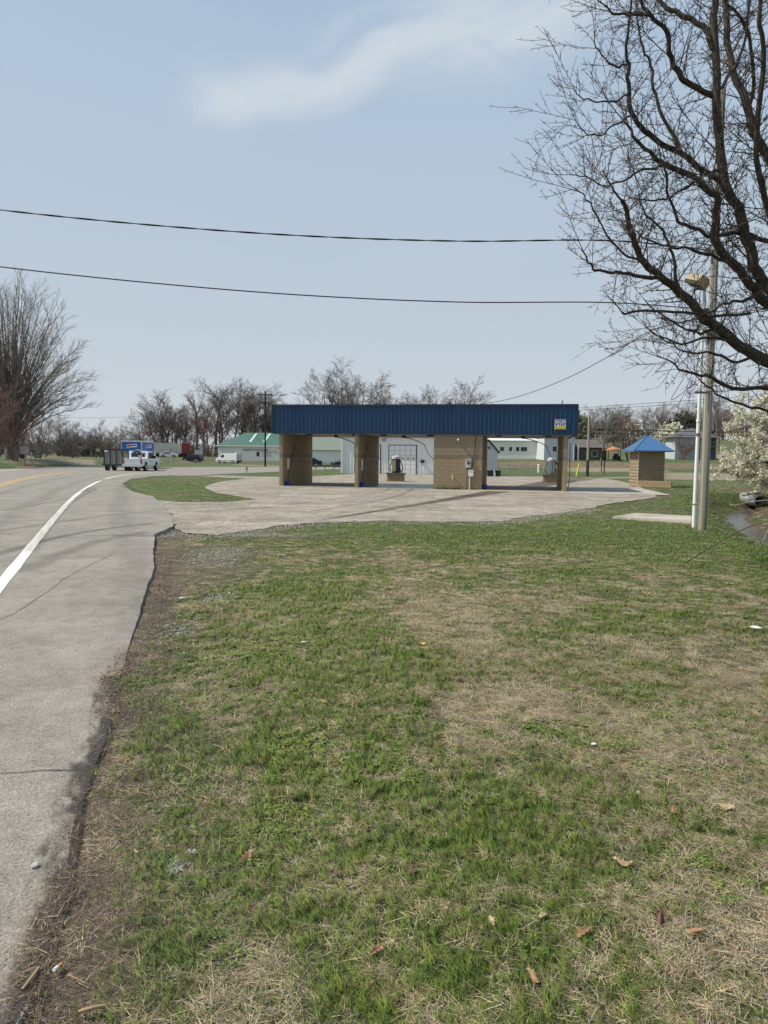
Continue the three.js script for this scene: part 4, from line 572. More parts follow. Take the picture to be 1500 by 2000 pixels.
// barns of the fertilizer yard
{
  const W1 = mat(0.80, 0.80, 0.77, 0.6);
  const b = gable('white_barn', 'white metal barn with a green roof and black lettering', 'barn', 515, 899, 205, 21, 15, 4.2, 8.0, -0.2, [W1, M.roofGreen], { over: 0.6, hip: 5 });
  ribWall(b, 21, 4.1, 0.9, M.whiteMetal, 7.52);
  const lt = textCanvas(1024, 128, (c, w, h) => { c.fillStyle = '#c9ccc8'; c.fillRect(0, 0, w, h); c.fillStyle = '#0d100f'; c.font = 'bold 112px serif'; c.textBaseline = 'middle'; c.fillText('WARPER', 4, 70, 350); c.fillRect(372, 64, 60, 8); c.fillText('FERTILIZER', 448, 70, 572); });
  const s = part(b, 'lettering', new THREE.PlaneGeometry(7.4, 0.72), new THREE.MeshStandardMaterial({ map: lt, roughness: 0.6 })); s.position.set(0.55, 3.05, 7.56);
  const lt2 = textCanvas(256, 128, (c, w, h) => { c.fillStyle = '#d8d8cc'; c.fillRect(0, 0, w, h); c.strokeStyle = '#555'; c.lineWidth = 4; c.strokeRect(2, 2, 252, 124); c.fillStyle = '#6a6a5a'; c.font = '40px serif'; c.textAlign = 'center'; for (const y of [44, 100]) for (let x = 40; x < 230; x += 26) c.fillRect(x, y - 24, 17, 22); });
  const s2 = part(b, 'notice_board', new THREE.PlaneGeometry(2.6, 1.4), new THREE.MeshStandardMaterial({ map: lt2, roughness: 0.6 })); s2.position.set(3.9, 1.9, 7.56);
  for (const x of [-1.8, 2.3]) { const k = part(b, 'skylight_sheet', box(0.7, 0.06, 5.4, 0, 0, 0), mat(0.4, 0.52, 0.46, 0.5)); k.rotation.x = Math.atan(3.8 / 7.5); k.position.set(x, 6.5, 3.35); }
  const b2 = gable('sage_roofed_barn', 'white barn with a sage green roof seen through the left bay', 'barn', 645, 901, 188, 19, 14, 3.7, 7.6, -0.15, [W1, M.roofSage], { over: 0.6 }); ribWall(b2, 19, 3.6, 0.6, M.whiteMetal, 7.02);
}
// white garage
{
  const Z = 72.4, s = FOCAL / Z; const b = gable('white_garage', 'white ribbed metal garage with overhead doors behind the middle bay', 'garage', 775, 926, Z + 4, 10.3, 8, 4.2, 5.9, TURN, [M.whiteMetal, M.roofGrey], { y: -0.02 });
  ribWall(b, 10.3, 4.15, 0.3, M.whiteMetal, 4.02);
  const door = (x, w) => { const d = part(b, 'overhead_door', box(w + 0.16, 2.98, 0.04, x, 1.5, 4.03), M.dark); for (let k = 0; k < 6; k++) { for (let q = 0; q < 5; q++) { const pn = part(d, k === 3 ? 'door_pane' : 'door_panel', box(w / 5 - 0.03, 0.465, 0.05, x - w / 2 + (q + 0.5) * w / 5, 0.26 + k * 0.485, 4.05), M.white); } }
    for (let q = 0; q < 5; q++) part(d, 'window_pane', box(w / 5 - 0.22, 0.26, 0.02, x - w / 2 + (q + 0.5) * w / 5, 0.26 + 3 * 0.485 - 0.1, 4.085), x < 0 ? M.glass : mat(0.35, 0.36, 0.36, 0.3)); };
  const off = -1.3; door(off - 1.05, 2.6); door(off + 2.55, 2.75);
  part(b, 'wall_light', [box(0.36, 0.26, 0.18, off + 0.65, 3.5, 4.12), box(0.28, 0.16, 0.03, off + 0.65, 3.5, 4.22)], M.grey); part(b, 'black_box', box(0.36, 0.28, 0.2, off + 4.6, 1.35, 4.13), M.black); part(b, 'downpipe', box(0.1, 4, 0.1, -5.1, 2.05, 4.1), M.white);
  const sh = thing('white_shed', 'narrow white shed with a dark gable edge behind the equipment room', 'shed', (() => { const q = at(953, 929, 68); return [q.x - 0.3, -0.02, -71]; })(), 0.25);
  part(sh, 'wall', poly([[-1.8, 0], [1.15, 0], [1.15, 2.35], [0.15, 3.4], [-1.8, 3.4]], 3), mat(0.5, 0.51, 0.53, 0.6)); part(sh, 'roof', [box(1.75, 0.12, 3.3, 0.68, 2.92, 0, 0, -0.81), box(2.2, 0.12, 3.3, -0.85, 3.46, 0)], M.dark); { const l = []; for (let x = -1.7; x < 1.1; x += 0.3) l.push(box(0.04, 2.3, 0.03, x, 1.15, 1.52)); part(sh, 'wall_ribs', l, M.lightGrey).userData.kind = 'stuff'; } part(sh, 'wall_lamp', box(0.12, 0.25, 0.15, 0.2, 2.75, 1.57), M.dark);
  for (const [px, w, m, lab] of [[957, 0.55, M.black, 'black bin at the foot of the white shed, the left one'], [966, 0.3, M.white, 'small white bin between two black bins by the shed'], [972, 0.55, M.black, 'black bin at the foot of the white shed, the right one']]) { const q = at(px, 928.5, 67.5); const bn = thing('waste_bin', lab, 'bin', [q.x, 0, q.z], 0); part(bn, 'body', poly([[-w / 2 + 0.05, 0], [w / 2 - 0.05, 0], [w / 2, 0.52], [-w / 2, 0.52]], 0.4), m); part(bn, 'lid', box(w + 0.05, 0.06, 0.46, 0, 0.55, 0), m); }
}
// long white building, tall white house, brown house
function windowOn(b, x, y, z, w, h, two) { const f = part(b, 'window', box(w + 0.16, h + 0.16, 0.06, x, y, z), M.white); if (two) { part(f, 'pane', box(w / 2 - 0.04, h, 0.04, x - w / 4, y, z + 0.03), M.glass); part(f, 'pane', box(w / 2 - 0.04, h, 0.04, x + w / 4, y, z + 0.03), M.glass); } else part(f, 'pane', box(w, h, 0.04, x, y, z + 0.03), M.glass); return f; }
{
  const Z = 112, s = FOCAL / Z; const q = at(1010, 897, Z), yb = terrain(q.x, Z) - 0.1; const b = thing('long_white_house', 'long white sided house with four small windows seen through the right bay', 'house', [q.x, yb, -Z - 2], -0.22);
  const wid = (1066 - 948) / s, cx = ((1066 + 948) / 2 - 1010) / s, H = 3.1; part(b, 'wall', box(wid, H, 4, cx, H / 2, 0), mat(0.80, 0.79, 0.73, 0.7)); const l = []; for (let y = 0.2; y < H; y += 0.22) l.push(box(wid + 0.02, 0.19, 0.03, cx, y, 2.0, 0, 0, 0.12)); part(b, 'siding', l, mat(0.80, 0.79, 0.73, 0.7)).userData.kind = 'stuff';
  part(b, 'roof', poly([[-2.4, 0], [2.4, 0], [0, 0.75]], wid + 0.4).rotateY(Math.PI / 2).translate(cx, H, 0), mat(0.62, 0.62, 0.6, 0.5));
  for (const [px, w, two] of [[986, 0.62, 1], [1002.5, 0.42, 0], [1016, 0.46, 0], [1028, 0.95, 1]]) windowOn(b, (px - 1010) / s, (897 - 880.5) / s + 0.45, 2.03, w, 0.62, two);
  part(b, 'skirting', box(wid, 0.5, 0.06, cx, 0.1, 1.98), M.greyWood);
  const t = at(1078, 900, 106); const h2 = thing('tall_white_house', 'tall pale house with a dark window beside the long white house', 'house', [t.x + 0.3, terrain(t.x, 106) - 0.1, -109], 0); part(h2, 'wall', poly([[-1.5, 0], [3.0, 0], [3.0, 3.7], [0.75, 5.3], [-1.5, 3.7]], 6), mat(0.55, 0.57, 0.6, 0.7)); part(h2, 'roof', [box(3.1, 0.14, 6.6, 1.98, 4.55, 0, 0, -0.618), box(3.1, 0.14, 6.6, -0.48, 4.55, 0, 0, 0.618)], M.roofGrey); windowOn(h2, 0.05, 1.75, 3.0, 0.6, 0.75); part(h2, 'porch_post', [box(0.14, 2.4, 0.14, 2.75, 1.2, 3.6), box(0.14, 2.4, 0.14, 3.4, 1.2, 3.6)], M.white);
  const br = at(1140, 898, 110); const h3 = thing('brown_house', 'low brown house with a dark roof left of the grey pole', 'house', [br.x, terrain(br.x, 110) - 0.1, -112], 0.05); part(h3, 'wall', box(6.4, 2.0, 5, 0, 1.0, 0), mat(0.16, 0.13, 0.11, 0.9)); part(h3, 'roof', poly([[-3, 0], [3, 0], [0, 1.3]], 7).rotateY(Math.PI / 2).translate(0, 2.0, 0), mat(0.12, 0.105, 0.1, 0.9)); part(h3, 'porch_post', [-2.9, -1.4].map(x => box(0.12, 2, 0.12, x, 1, 3.0)), M.lightGrey); windowOn(h3, 1.4, 1.1, 2.5, 0.8, 0.8);
}
// grey two-storey house on the right
{
  const q = at(1368, 897, 122), y = terrain(q.x, 122) - 0.2; const h = thing('grey_house', 'grey two-storey house with an outside stair behind the utility pole', 'house', [q.x, y, -126], -0.05);
  const wl = mat(0.40, 0.43, 0.46, 0.8), dk = mat(0.10, 0.12, 0.15, 0.8);
  part(h, 'wall', box(3.4, 4.2, 5, -1.9, 2.1, 0), wl); part(h, 'wall', box(4.2, 4.1, 3.4, 1.9, 2.05, -0.9), dk);
  part(h, 'roof', (() => { const g = new THREE.ConeGeometry(1, 1, 4, 1); g.rotateY(Math.PI / 4); g.scale(6.0, 1.75, 4.4); g.translate(0, 4.95, 0); return g; })(), M.roofGrey);
  part(h, 'balcony', [box(4.2, 0.12, 1.8, 1.9, 2.5, 1.6), box(4.2, 0.06, 0.06, 1.9, 3.3, 2.45)], M.greyWood); for (const x of [0.1, 2.0, 3.9]) part(h, 'balcony_post', box(0.12, 4.0, 0.12, x, 2.0, 2.42), M.greyWood);
  windowOn(h, 2.3, 1.1, 0.82, 0.55, 0.9, 0); windowOn(h, -2.0, 3.2, 2.52, 0.3, 0.5); windowOn(h, -2.9, 3.2, 2.52, 0.25, 0.5);
  const steps = []; for (let i = 0; i < 12; i++) steps.push(box(0.28, 0.06, 1.0, -3.3 + i * 0.25, 0.2 + i * 0.2, 3.2)); steps.push(box(3.9, 0.12, 0.08, -1.9, 1.35, 3.7, 0, 0.675), box(3.9, 0.1, 0.06, -1.9, 2.2, 3.7, 0, 0.675)); for (let i = 0; i < 9; i++) steps.push(box(0.07, 0.95, 0.07, -3.3 + i * 0.36, 0.65 + i * 0.285, 3.7)); part(h, 'stair', steps, mat(0.17, 0.13, 0.1, 0.9));
}

// ================================================================ VEHICLES
function wheel(parent, x, y, z, r, w, rimMat = M.steel) { const g = new THREE.CylinderGeometry(r, r, w, 20); g.rotateX(Math.PI / 2); g.translate(x, y, z); const t = part(parent, 'wheel', g, M.rubber); const q = new THREE.CylinderGeometry(r * 0.62, r * 0.55, w + 0.02, 14); q.rotateX(Math.PI / 2); q.translate(x, y, z); part(t, 'rim', q, rimMat); return t; }
// a car lies along local x with its nose at +x
function car(name, label, cat, px, py, Z, turn, L, H, W, prof, glassProf, body, group) {
  const [x, z] = Z ? [at(px, py, Z).x, Z] : ground(px, py), y = terrain(x, z) + (Z ? 0 : 0.02); const c = thing(name, label, cat, [x, y, -z], turn, group);
  part(c, 'body', poly(prof.map(([a, b]) => [a * L / 2, b * H]), W - 0.12, 0.05), body);
  part(c, 'side_window', [1, -1].map(s => poly(glassProf.map(([a, b]) => [a * L / 2, b * H]), 0.02).translate(0, 0, s * (W / 2 - 0.002))), M.glass);
  const r = 0.33; for (const a of [-0.58, 0.62]) for (const s of [1, -1]) { part(c, 'wheel_arch', new THREE.CylinderGeometry(r + 0.07, r + 0.07, 0.1, 18).rotateX(Math.PI / 2).translate(a * L / 2, r + 0.02, s * (W / 2 - 0.03)), M.black); wheel(c, a * L / 2, r, s * (W / 2 - 0.05), r, 0.2); }
  for (const s of [1, -1]) { part(c, 'headlight', box(0.06, 0.14, 0.34, L / 2 - 0.02, H * 0.47, s * (W / 2 - 0.3)), M.chrome); part(c, 'tail_light', box(0.06, 0.2, 0.2, -L / 2 - 0.02, H * 0.55, s * (W / 2 - 0.2)), M.red); }
  return c;
}
const sedan = [[-1, 0.2], [1, 0.2], [1, 0.5], [0.9, 0.6], [0.45, 0.66], [0.12, 0.97], [-0.38, 1], [-0.72, 0.7], [-0.97, 0.64], [-1, 0.4]], sedanG = [[0.40, 0.68], [0.1, 0.93], [-0.36, 0.95], [-0.62, 0.7]];
const suv = [[-1, 0.18], [1, 0.18], [1, 0.48], [0.93, 0.56], [0.52, 0.64], [0.22, 0.97], [-0.75, 1], [-0.95, 0.68], [-1, 0.4]], suvG = [[0.46, 0.66], [0.2, 0.92], [-0.72, 0.94], [-0.86, 0.68]];
const navy = mat(0.012, 0.018, 0.035, 0.25, { metalness: 0.2 });
car('dark_crossover', 'dark blue crossover parked in front of the woods by the blank billboard', 'car', 377, 903, 160, Math.PI - 0.25, 4.3, 1.6, 1.8, suv, suvG, navy, 'parked cars');
car('navy_sedan', 'dark blue car beyond the guard rail seen through the left bay', 'car', 674, 915, 118, Math.PI + 0.5, 4.5, 1.5, 1.8, sedan, sedanG, navy, 'parked cars');
car('black_sedan', 'black car half hidden by the leftmost bay wall beyond the guard rail', 'car', 604, 912, 128, Math.PI, 4.5, 1.5, 1.8, sedan, sedanG, M.black, 'parked cars');
car('white_sedan', 'small white car under the white and red freight trailer', 'car', 330, 896.5, 186, 0.1, 4.4, 1.4, 1.8, sedan, sedanG, M.white, 'parked cars');
{ // van
  const q = at(447, 905, 159); const v = thing('white_van', 'white cargo van parked in front of the white barn', 'van', [q.x, terrain(q.x, 159), q.z], Math.PI - 0.42);
  part(v, 'body', poly([[-2.75, 0.35], [2.75, 0.35], [2.8, 0.85], [2.55, 1.1], [1.75, 1.3], [1.15, 2.02], [0.9, 2.1], [-2.75, 2.1]], 1.95, 0.05), M.white); part(v, 'windscreen', box(0.9, 0.02, 1.6, 1.48, 1.69, 0, 0, -0.87), M.glass); part(v, 'side_window', [1, -1].map(s => poly([[1.55, 1.3], [1.05, 1.9], [0.6, 1.9], [0.6, 1.25]], 0.02).translate(0, 0, s * 1.03)), M.glass); part(v, 'rear_door', box(0.03, 1.5, 1.8, -2.82, 1.25, 0), M.lightGrey); part(v, 'side_trim', [1, -1].map(s => box(5, 0.18, 0.03, 0, 0.6, s * 1.035)), M.grey); part(v, 'bumper', box(0.15, 0.3, 1.9, -2.86, 0.45, 0), M.dark); part(v, 'roof_rack', box(0.5, 0.25, 0.7, -2.2, 2.27, 0), M.lightGrey);
  for (const a of [-1.75, 1.85]) for (const s of [1, -1]) wheel(v, a, 0.36, s * 0.95, 0.36, 0.24);
}
{ // pickup, nose away from the viewer: local +x is forward
  const [x, Z] = flat(268, 920.6); const turn = Math.PI / 2 - 0.02; const pk = thing('white_pickup', 'white pickup truck towing the grey meshed trailer round the bend', 'pickup', [x - 0.55, 0.02, -Z - 2.9], turn + 0.06);
  const body = mat(0.72, 0.74, 0.75, 0.35);
  part(pk, 'body', poly([[-2.95, 0.55], [2.95, 0.55], [3.0, 1.1], [2.85, 1.22], [1.25, 1.28], [0.55, 1.93], [-0.95, 1.96], [-1.2, 1.22], [-2.98, 1.2]], 1.88, 0.05), body);
  part(pk, 'rear_window', box(0.02, 0.42, 1.35, -1.14, 1.62, 0, 0, -0.3), M.glass); part(pk, 'side_window', [1, -1].map(s => poly([[1.1, 1.28], [0.5, 1.84], [-0.85, 1.86], [-0.95, 1.28]], 0.02).translate(0, 0, s * 1.0)), M.glass);
  part(pk, 'tailgate', box(0.04, 0.6, 1.5, -3.02, 0.9, 0), body); part(pk, 'bumper', box(0.2, 0.2, 1.9, -3.1, 0.55, 0), M.chrome);
  for (const s of [1, -1]) { part(pk, 'tail_light', box(0.08, 0.48, 0.17, -3.0, 0.97, s * 0.88), M.red); part(pk, 'mirror', box(0.16, 0.26, 0.22, 0.85, 1.4, s * 1.14), M.black); for (const a of [-1.85, 1.95]) { part(pk, 'wheel_arch', new THREE.CylinderGeometry(0.5, 0.5, 0.1, 18).rotateX(Math.PI / 2).translate(a, 0.47, s * 0.965), M.black); wheel(pk, a, 0.41, s * 0.92, 0.41, 0.26); } }
  const rk = part(pk, 'door_lettering', [1, -1].map(s => box(0.9, 0.12, 0.01, -0.2, 1.0, s * 1.0)), M.lightGrey);
  const bx = thing('folded_equipment', 'black and white folded machine standing in the bed of the pickup', 'machine', [x - 0.1, 0.02 + 0.95, -Z - 1.2], turn + 0.3); bx.scale.setScalar(0.72);
  part(bx, 'mast', [box(0.3, 1.1, 0.35, 0, 0.35, 0.1, 0, 0.15), box(0.18, 0.8, 0.2, 0.1, 0.5, -0.15, 0, -0.3)], mat(0.45, 0.44, 0.38, 0.6)); part(bx, 'arm', tube([[0, 0.8, 0.1], [0, 1.25, -0.1], [0, 1.45, -0.5], [0, 1.2, -0.95]], 0.17, 8), M.black); part(bx, 'arm_cover', tube([[0, 1.0, 0.35], [0, 1.45, 0.1], [0, 1.58, -0.45], [0, 1.35, -0.85]], 0.075, 8), M.lightGrey);
  // trailer
  const [tx, tZ] = flat(226, 920); const tr = thing('mesh_trailer', 'grey meshed utility trailer with a black frame behind the white pickup', 'trailer', [tx, 0.02, -tZ - 0.2], turn - 0.12); tr.scale.setScalar(1.1);
  const mesh = mat(0.19, 0.185, 0.175, 0.85); part(tr, 'deck', box(3.4, 0.14, 2.2, 1.7, 0.52, 0), M.black);
  part(tr, 'rear_frame', [box(0.09, 0.1, 2.42, 0, 1.92, 0), box(0.1, 0.14, 2.7, 0, 0.52, 0), ...[-1.18, -0.59, 0, 0.59, 1.18].map(z => box(0.08, 1.4, 0.08, 0, 1.2, z))], M.black);
  for (let k = 0; k < 4; k++) part(tr, 'mesh_panel', box(0.03, 1.28, 0.5, 0.01, 1.23, -0.885 + k * 0.59), mesh); part(tr, 'side_rail', [1, -1].flatMap(s => [box(3.4, 0.07, 0.07, 1.7, 1.1, s * 1.12), box(3.4, 0.5, 0.03, 1.7, 0.82, s * 1.12)]), M.black);
  part(tr, 'number_plate', box(0.02, 0.13, 0.3, -0.06, 1.78, -0.95), M.white); part(tr, 'drawbar', box(1.6, 0.1, 0.12, 4.1, 0.5, 0), M.black); for (const a of [0.5, 1.7]) for (const s of [1, -1]) wheel(tr, a, 0.32, s * 1.13, 0.32, 0.22); part(tr, 'fender', [1, -1].map(s => box(2.2, 0.06, 0.3, 1.1, 0.72, s * 1.2)), M.black);
  // box truck
  const q = at(257, 900, 84); const bt = thing('blue_box_truck', 'box truck with a blue printed body beyond the white pickup', 'truck', [q.x, 0.02, -84], Math.PI / 2 + 0.06);
  part(bt, 'box_body', box(5.6, 2.35, 2.4, 2.8, 2.05, 0), M.lightGrey); part(bt, 'roof_edge', box(5.64, 0.08, 2.44, 2.8, 3.25, 0), M.whiteMetal);
  const print = textCanvas(512, 512, (c, w, h) => { c.fillStyle = '#1f5aa6'; c.fillRect(0, 0, w, h); c.fillStyle = '#2f74c0'; for (let i = 0; i < 26; i++) { c.beginPath(); c.ellipse((i * 97) % 512, 180 + (i * 53) % 300, 70, 26, 0.4, 0, 7); c.fill(); } c.fillStyle = '#e9e4e6'; c.save(); c.translate(150, 90); c.rotate(-0.08); c.fillRect(-20, -20, 270, 90); c.fillStyle = '#b5484e'; c.fillRect(-8, -8, 110, 60); c.fillStyle = '#35518e'; c.fillRect(110, 0, 120, 40); c.restore(); c.fillStyle = '#e6e9ee'; c.beginPath(); c.ellipse(400, 400, 70, 90, 0, 0, 7); c.fill(); c.fillStyle = '#dba33c'; c.fillRect(0, 470, 512, 42); });
  const pm = new THREE.MeshStandardMaterial({ map: print, roughness: 0.45 }); const rp = part(bt, 'rear_print', new THREE.PlaneGeometry(2.2, 2.15), pm); rp.rotation.y = -Math.PI / 2; rp.position.set(-0.012, 2.05, 0); for (const s of [1]) { const p = part(bt, 'side_print', new THREE.PlaneGeometry(5.2, 2.1), pm); p.position.set(2.85, 2.05, s * 1.215); }
  part(bt, 'marker_lights', box(0.05, 0.07, 0.6, -0.02, 3.33, 0), M.red); part(bt, 'cab', poly([[0, 0.6], [1.9, 0.6], [1.9, 1.4], [1.3, 1.5], [0.8, 2.3], [0, 2.35]], 2.0, 0.04).translate(5.7, 0, 0), M.white); part(bt, 'chassis', box(7, 0.25, 1, 3.4, 0.72, 0), M.black); for (const a of [1.3, 6.7]) for (const s of [1, -1]) wheel(bt, a, 0.42, s * 1.0, 0.42, 0.3);
}
{ // freight trailer and billboard
  const q = at(333, 893, 192), y = terrain(q.x, 192); const t = thing('freight_trailer', 'white ribbed freight trailer with a dark red end in front of the woods', 'trailer', [q.x, y, q.z], 0.12);
  part(t, 'body', box(7.6, 2.75, 2.5, -0.7, 2.35, 0), mat(0.62, 0.6, 0.52, 0.6)); part(t, 'red_end', box(1.9, 2.75, 2.52, 4.1, 2.35, 0), mat(0.24, 0.025, 0.025, 0.5)); for (let i = 0; i < 14; i++) part(t, 'side_rib', box(0.09, 2.65, 0.06, -4.3 + i * 0.55, 2.35, 1.27), mat(0.42, 0.4, 0.34, 0.6)); part(t, 'underframe', box(9.2, 0.2, 1.2, 0.2, 0.9, 0), M.black); for (const a of [-3.6, -2.5, 2.6, 3.7]) for (const s of [1, -1]) wheel(t, a, 0.48, s * 1.1, 0.48, 0.3, M.dark);
  const b = at(388, 901, 165), bb = thing('blank_billboard', 'grey blank billboard on two posts beside the dark crossover', 'sign', [b.x, terrain(b.x, 165), b.z], 0.05); part(bb, 'panel', box(1.45, 1.15, 0.1, -0.05, 2.05, 0), M.lightGrey); part(bb, 'post', box(0.12, 2.7, 0.12, -0.8, 1.35, 0), M.whiteMetal); part(bb, 'post', box(0.12, 2.7, 0.12, 0.75, 1.35, 0), M.whiteMetal);
}
// ================================================================ SIGNS, FENCES AND SMALL STREET THINGS
function postSign(px, base, top, w, h, color, label, opt = {}) { const [x, Z] = opt.Z ? [at(px, base, opt.Z).x, opt.Z] : ground(px, base), s = FOCAL / Z, H = (base - top) / s, y = terrain(x, Z) + (opt.y || 0); const t = thing(opt.name || 'road_sign', label, opt.cat || 'sign', [x, y - 0.05, -Z], opt.turn || 0); part(t, 'post', box(opt.pw || 0.07, H, 0.07, 0, H / 2, 0), opt.post || M.steel); if (opt.two) part(t, 'post', box(0.07, H, 0.07, w * 0.7, H / 2, 0), opt.post || M.steel); part(t, 'plate', box(w, h, 0.03, opt.two ? w * 0.35 : 0, H - h / 2, 0.06), color); return t; }
postSign(333, 911.5, 874, 0.5, 0.75, M.grey, 'grey back of a road sign on a thin post in front of the freight trailer', { turn: 1.1 });
postSign(504, 907, 882, 0.62, 0.95, M.dark, 'dark double road sign in front of the white barn');
postSign(482, 927, 910, 0.2, 0.35, mat(0.5, 0.48, 0.4, 0.6), 'leaning delineator post at the near edge of the cross street', { post: M.lightGrey, turn: 0.2 });
postSign(49, 912, 871, 0.9, 0.9, M.grey, 'grey back of a large road sign on the red kerb ramp', { turn: 0.25, post: M.darkSteel, pw: 0.1 });
{ const [x, Z] = [at(157, 894, 175).x, 175]; const t = thing('purple_sign', 'dark purple and blue lettered sign on two posts by the far drive', 'sign', [x, terrain(x, Z), -Z], 0); const pr = textCanvas(256, 160, (c, w, h) => { c.fillStyle = '#3a1c33'; c.fillRect(0, 0, w, 90); c.fillStyle = '#2a2a72'; c.fillRect(0, 90, w, 70); c.fillStyle = '#cdbcc8'; for (let i = 0; i < 9; i++) c.fillRect(16 + i * 25, 26, 18, 34); c.fillStyle = '#7f7fb8'; for (let i = 0; i < 7; i++) c.fillRect(50 + i * 23, 112, 15, 16); }); part(t, 'panel', box(2.3, 1.4, 0.12, 0, 2.15, 0), M.dark); const f = part(t, 'print', new THREE.PlaneGeometry(2.24, 1.34), new THREE.MeshStandardMaterial({ map: pr, roughness: 0.5 })); f.position.set(0, 2.15, 0.07); part(t, 'post', box(0.1, 1.5, 0.1, -0.6, 0.75, 0), M.redBark); part(t, 'post', box(0.1, 1.5, 0.1, 0.6, 0.75, 0), M.redBark); }
postSign(189, 904, 883, 0.75, 0.5, mat(0.5, 0.42, 0.33, 0.7), 'tan square sign beside the trailer at the side road', { post: M.redBark, two: true, Z: 125 });
{ const [x, Z] = [at(74, 899, 112).x, 112]; const t = thing('yard_banner', 'dark blue lettered banner board on the far lawn', 'banner', [x, terrain(x, Z), -Z], 0.1); part(t, 'board', box(0.95, 0.6, 0.05, 0, 0.45, 0), mat(0.02, 0.025, 0.06, 0.6)); part(t, 'lettering', [box(0.75, 0.12, 0.02, 0, 0.5, 0.03), box(0.5, 0.06, 0.02, 0, 0.32, 0.03)], M.lightGrey); part(t, 'leg', box(0.05, 0.3, 0.05, -0.4, 0.1, 0), M.dark); part(t, 'leg', box(0.05, 0.3, 0.05, 0.4, 0.1, 0), M.dark); }
{ const [x, Z] = [at(62, 905, 100).x, 100]; const t = thing('mailbox', 'black mailbox on a white post beside the far road', 'mailbox', [x, terrain(x, Z), -Z], 0.3); part(t, 'post', box(0.12, 1.1, 0.12, 0, 0.55, 0), M.white); part(t, 'box', new THREE.CapsuleGeometry(0.13, 0.32, 4, 10).rotateX(Math.PI / 2).rotateY(1.4).translate(0, 1.2, 0), M.black); }
{ const [x, Z] = [at(44, 899, 106).x, 106]; const t = thing('wheelie_bin', 'black wheeled bin under the big bare trees', 'bin', [x, terrain(x, Z), -Z], 0.2); part(t, 'body', poly([[-0.27, 0.05], [0.27, 0.05], [0.33, 1.0], [-0.33, 1.0]], 0.6), M.black); part(t, 'lid', box(0.72, 0.08, 0.72, 0, 1.04, 0, 0, 0.06), M.dark); }
for (const [px, Z, lab] of [[122, 190, 'small dark red round sign on a post by the woods, the left one'], [142, 190, 'small dark red round sign on a post by the woods, the right one']]) { const x = at(px, 890, Z).x; const t = thing('round_marker', lab, 'sign', [x, terrain(x, Z), -Z]); part(t, 'post', cyl(0.05, 0.05, 1.0, 6), M.redBark); part(t, 'disc', new THREE.CylinderGeometry(0.28, 0.28, 0.06, 14).rotateX(Math.PI / 2).translate(0, 1.1, 0), mat(0.13, 0.02, 0.02, 0.7)); }
{ // guard rail behind the left bay
  const A = flat(560, 918.5), B = flat(700, 916.5), n = 9, t = thing('guard_rail', 'dark steel guard rail on short posts seen through the left bay', 'guard rail', [A[0], 0, -A[1]], Math.atan2(B[1] - A[1], B[0] - A[0])); const L = Math.hypot(B[0] - A[0], B[1] - A[1]);
  part(t, 'rail', poly([[-0.15, 0], [-0.06, 0.06], [0, 0.015], [0.06, 0.06], [0.15, 0], [0.15, -0.02], [-0.15, -0.02]], L).rotateZ(-Math.PI / 2).rotateY(Math.PI / 2).translate(L / 2, 0.5, 0), M.darkSteel); for (let i = 0; i < n; i++) part(t, 'post', box(0.12, 0.6, 0.14, i * L / (n - 1), 0.3, -0.08), M.greyWood);
}
{ // rail fence behind the right bay
  const A = ground(968, 922), B = ground(1062, 922), L = Math.hypot(B[0] - A[0], B[1] - A[1]), t = thing('rail_fence', 'pale two-rail wooden fence seen through the right bay', 'fence', [A[0], terrain(...A), -A[1]], 0), s = FOCAL / A[1];
  const n = 5; for (let i = 0; i < n; i++) part(t, 'post', box(0.14, 0.95, 0.14, i * L / (n - 1), 0.45, -i * (B[1] - A[1]) / (n - 1)), M.soffit); for (const y of [0.35, 0.82]) for (let i = 0; i < n - 1; i++) part(t, 'rail', box(L / (n - 1) - 0.02, 0.12, 0.06, (i + 0.5) * L / (n - 1), y, 0.1 - (i + 0.5) * (B[1] - A[1]) / (n - 1)), M.soffit);
  const q = at(1052, 918, 80), w = thing('white_fence_post', 'thick white post at the right end of the pale rail fence', 'post', [q.x, terrain(q.x, 80), -80]); part(w, 'shaft', cyl(0.13, 0.12, 0.85, 10), M.white); part(w, 'cap', cyl(0.15, 0.1, 0.08, 10, 0, 0.85, 0), M.whiteMetal);
}
{ const [x, Z] = ground(1126, 930); const t = thing('yellow_post', 'leaning yellow post beyond the right end of the car wash', 'post', [x, 0, -Z], 0); part(t, 'shaft', cyl(0.09, 0.09, 1.25, 10).rotateZ(-0.2), M.yellow); part(t, 'cap', cyl(0.1, 0.05, 0.06, 10, 0, 1.25, 0).rotateZ(-0.2), M.yellow); }
{ const [x, Z] = ground(1177, 926); const t = thing('wooden_sign_frame', 'dark wooden sign frame on two timber legs left of the kiosk', 'sign', [x, terrain(x, Z), -Z], 0.05); for (const s of [-0.17, 0.17]) part(t, 'leg', box(0.1, 2.6, 0.1, s, 1.3, 0), M.creosote); part(t, 'board', box(0.42, 1.0, 0.08, 0, 2.05, 0.06), M.creosote); part(t, 'notice', [box(0.16, 0.16, 0.03, 0, 2.25, 0.11), box(0.16, 0.1, 0.03, 0, 2.0, 0.11)], mat(0.12, 0.08, 0.05, 0.8)); part(t, 'lower_sign', box(0.2, 0.2, 0.04, 0, 1.3, 0.07), M.lightGrey); part(t, 'leg_foot', [box(0.12, 0.9, 0.12, -0.17, 0.45, 0), box(0.12, 0.9, 0.12, 0.17, 0.45, 0)], mat(0.3, 0.22, 0.13, 0.9)); }
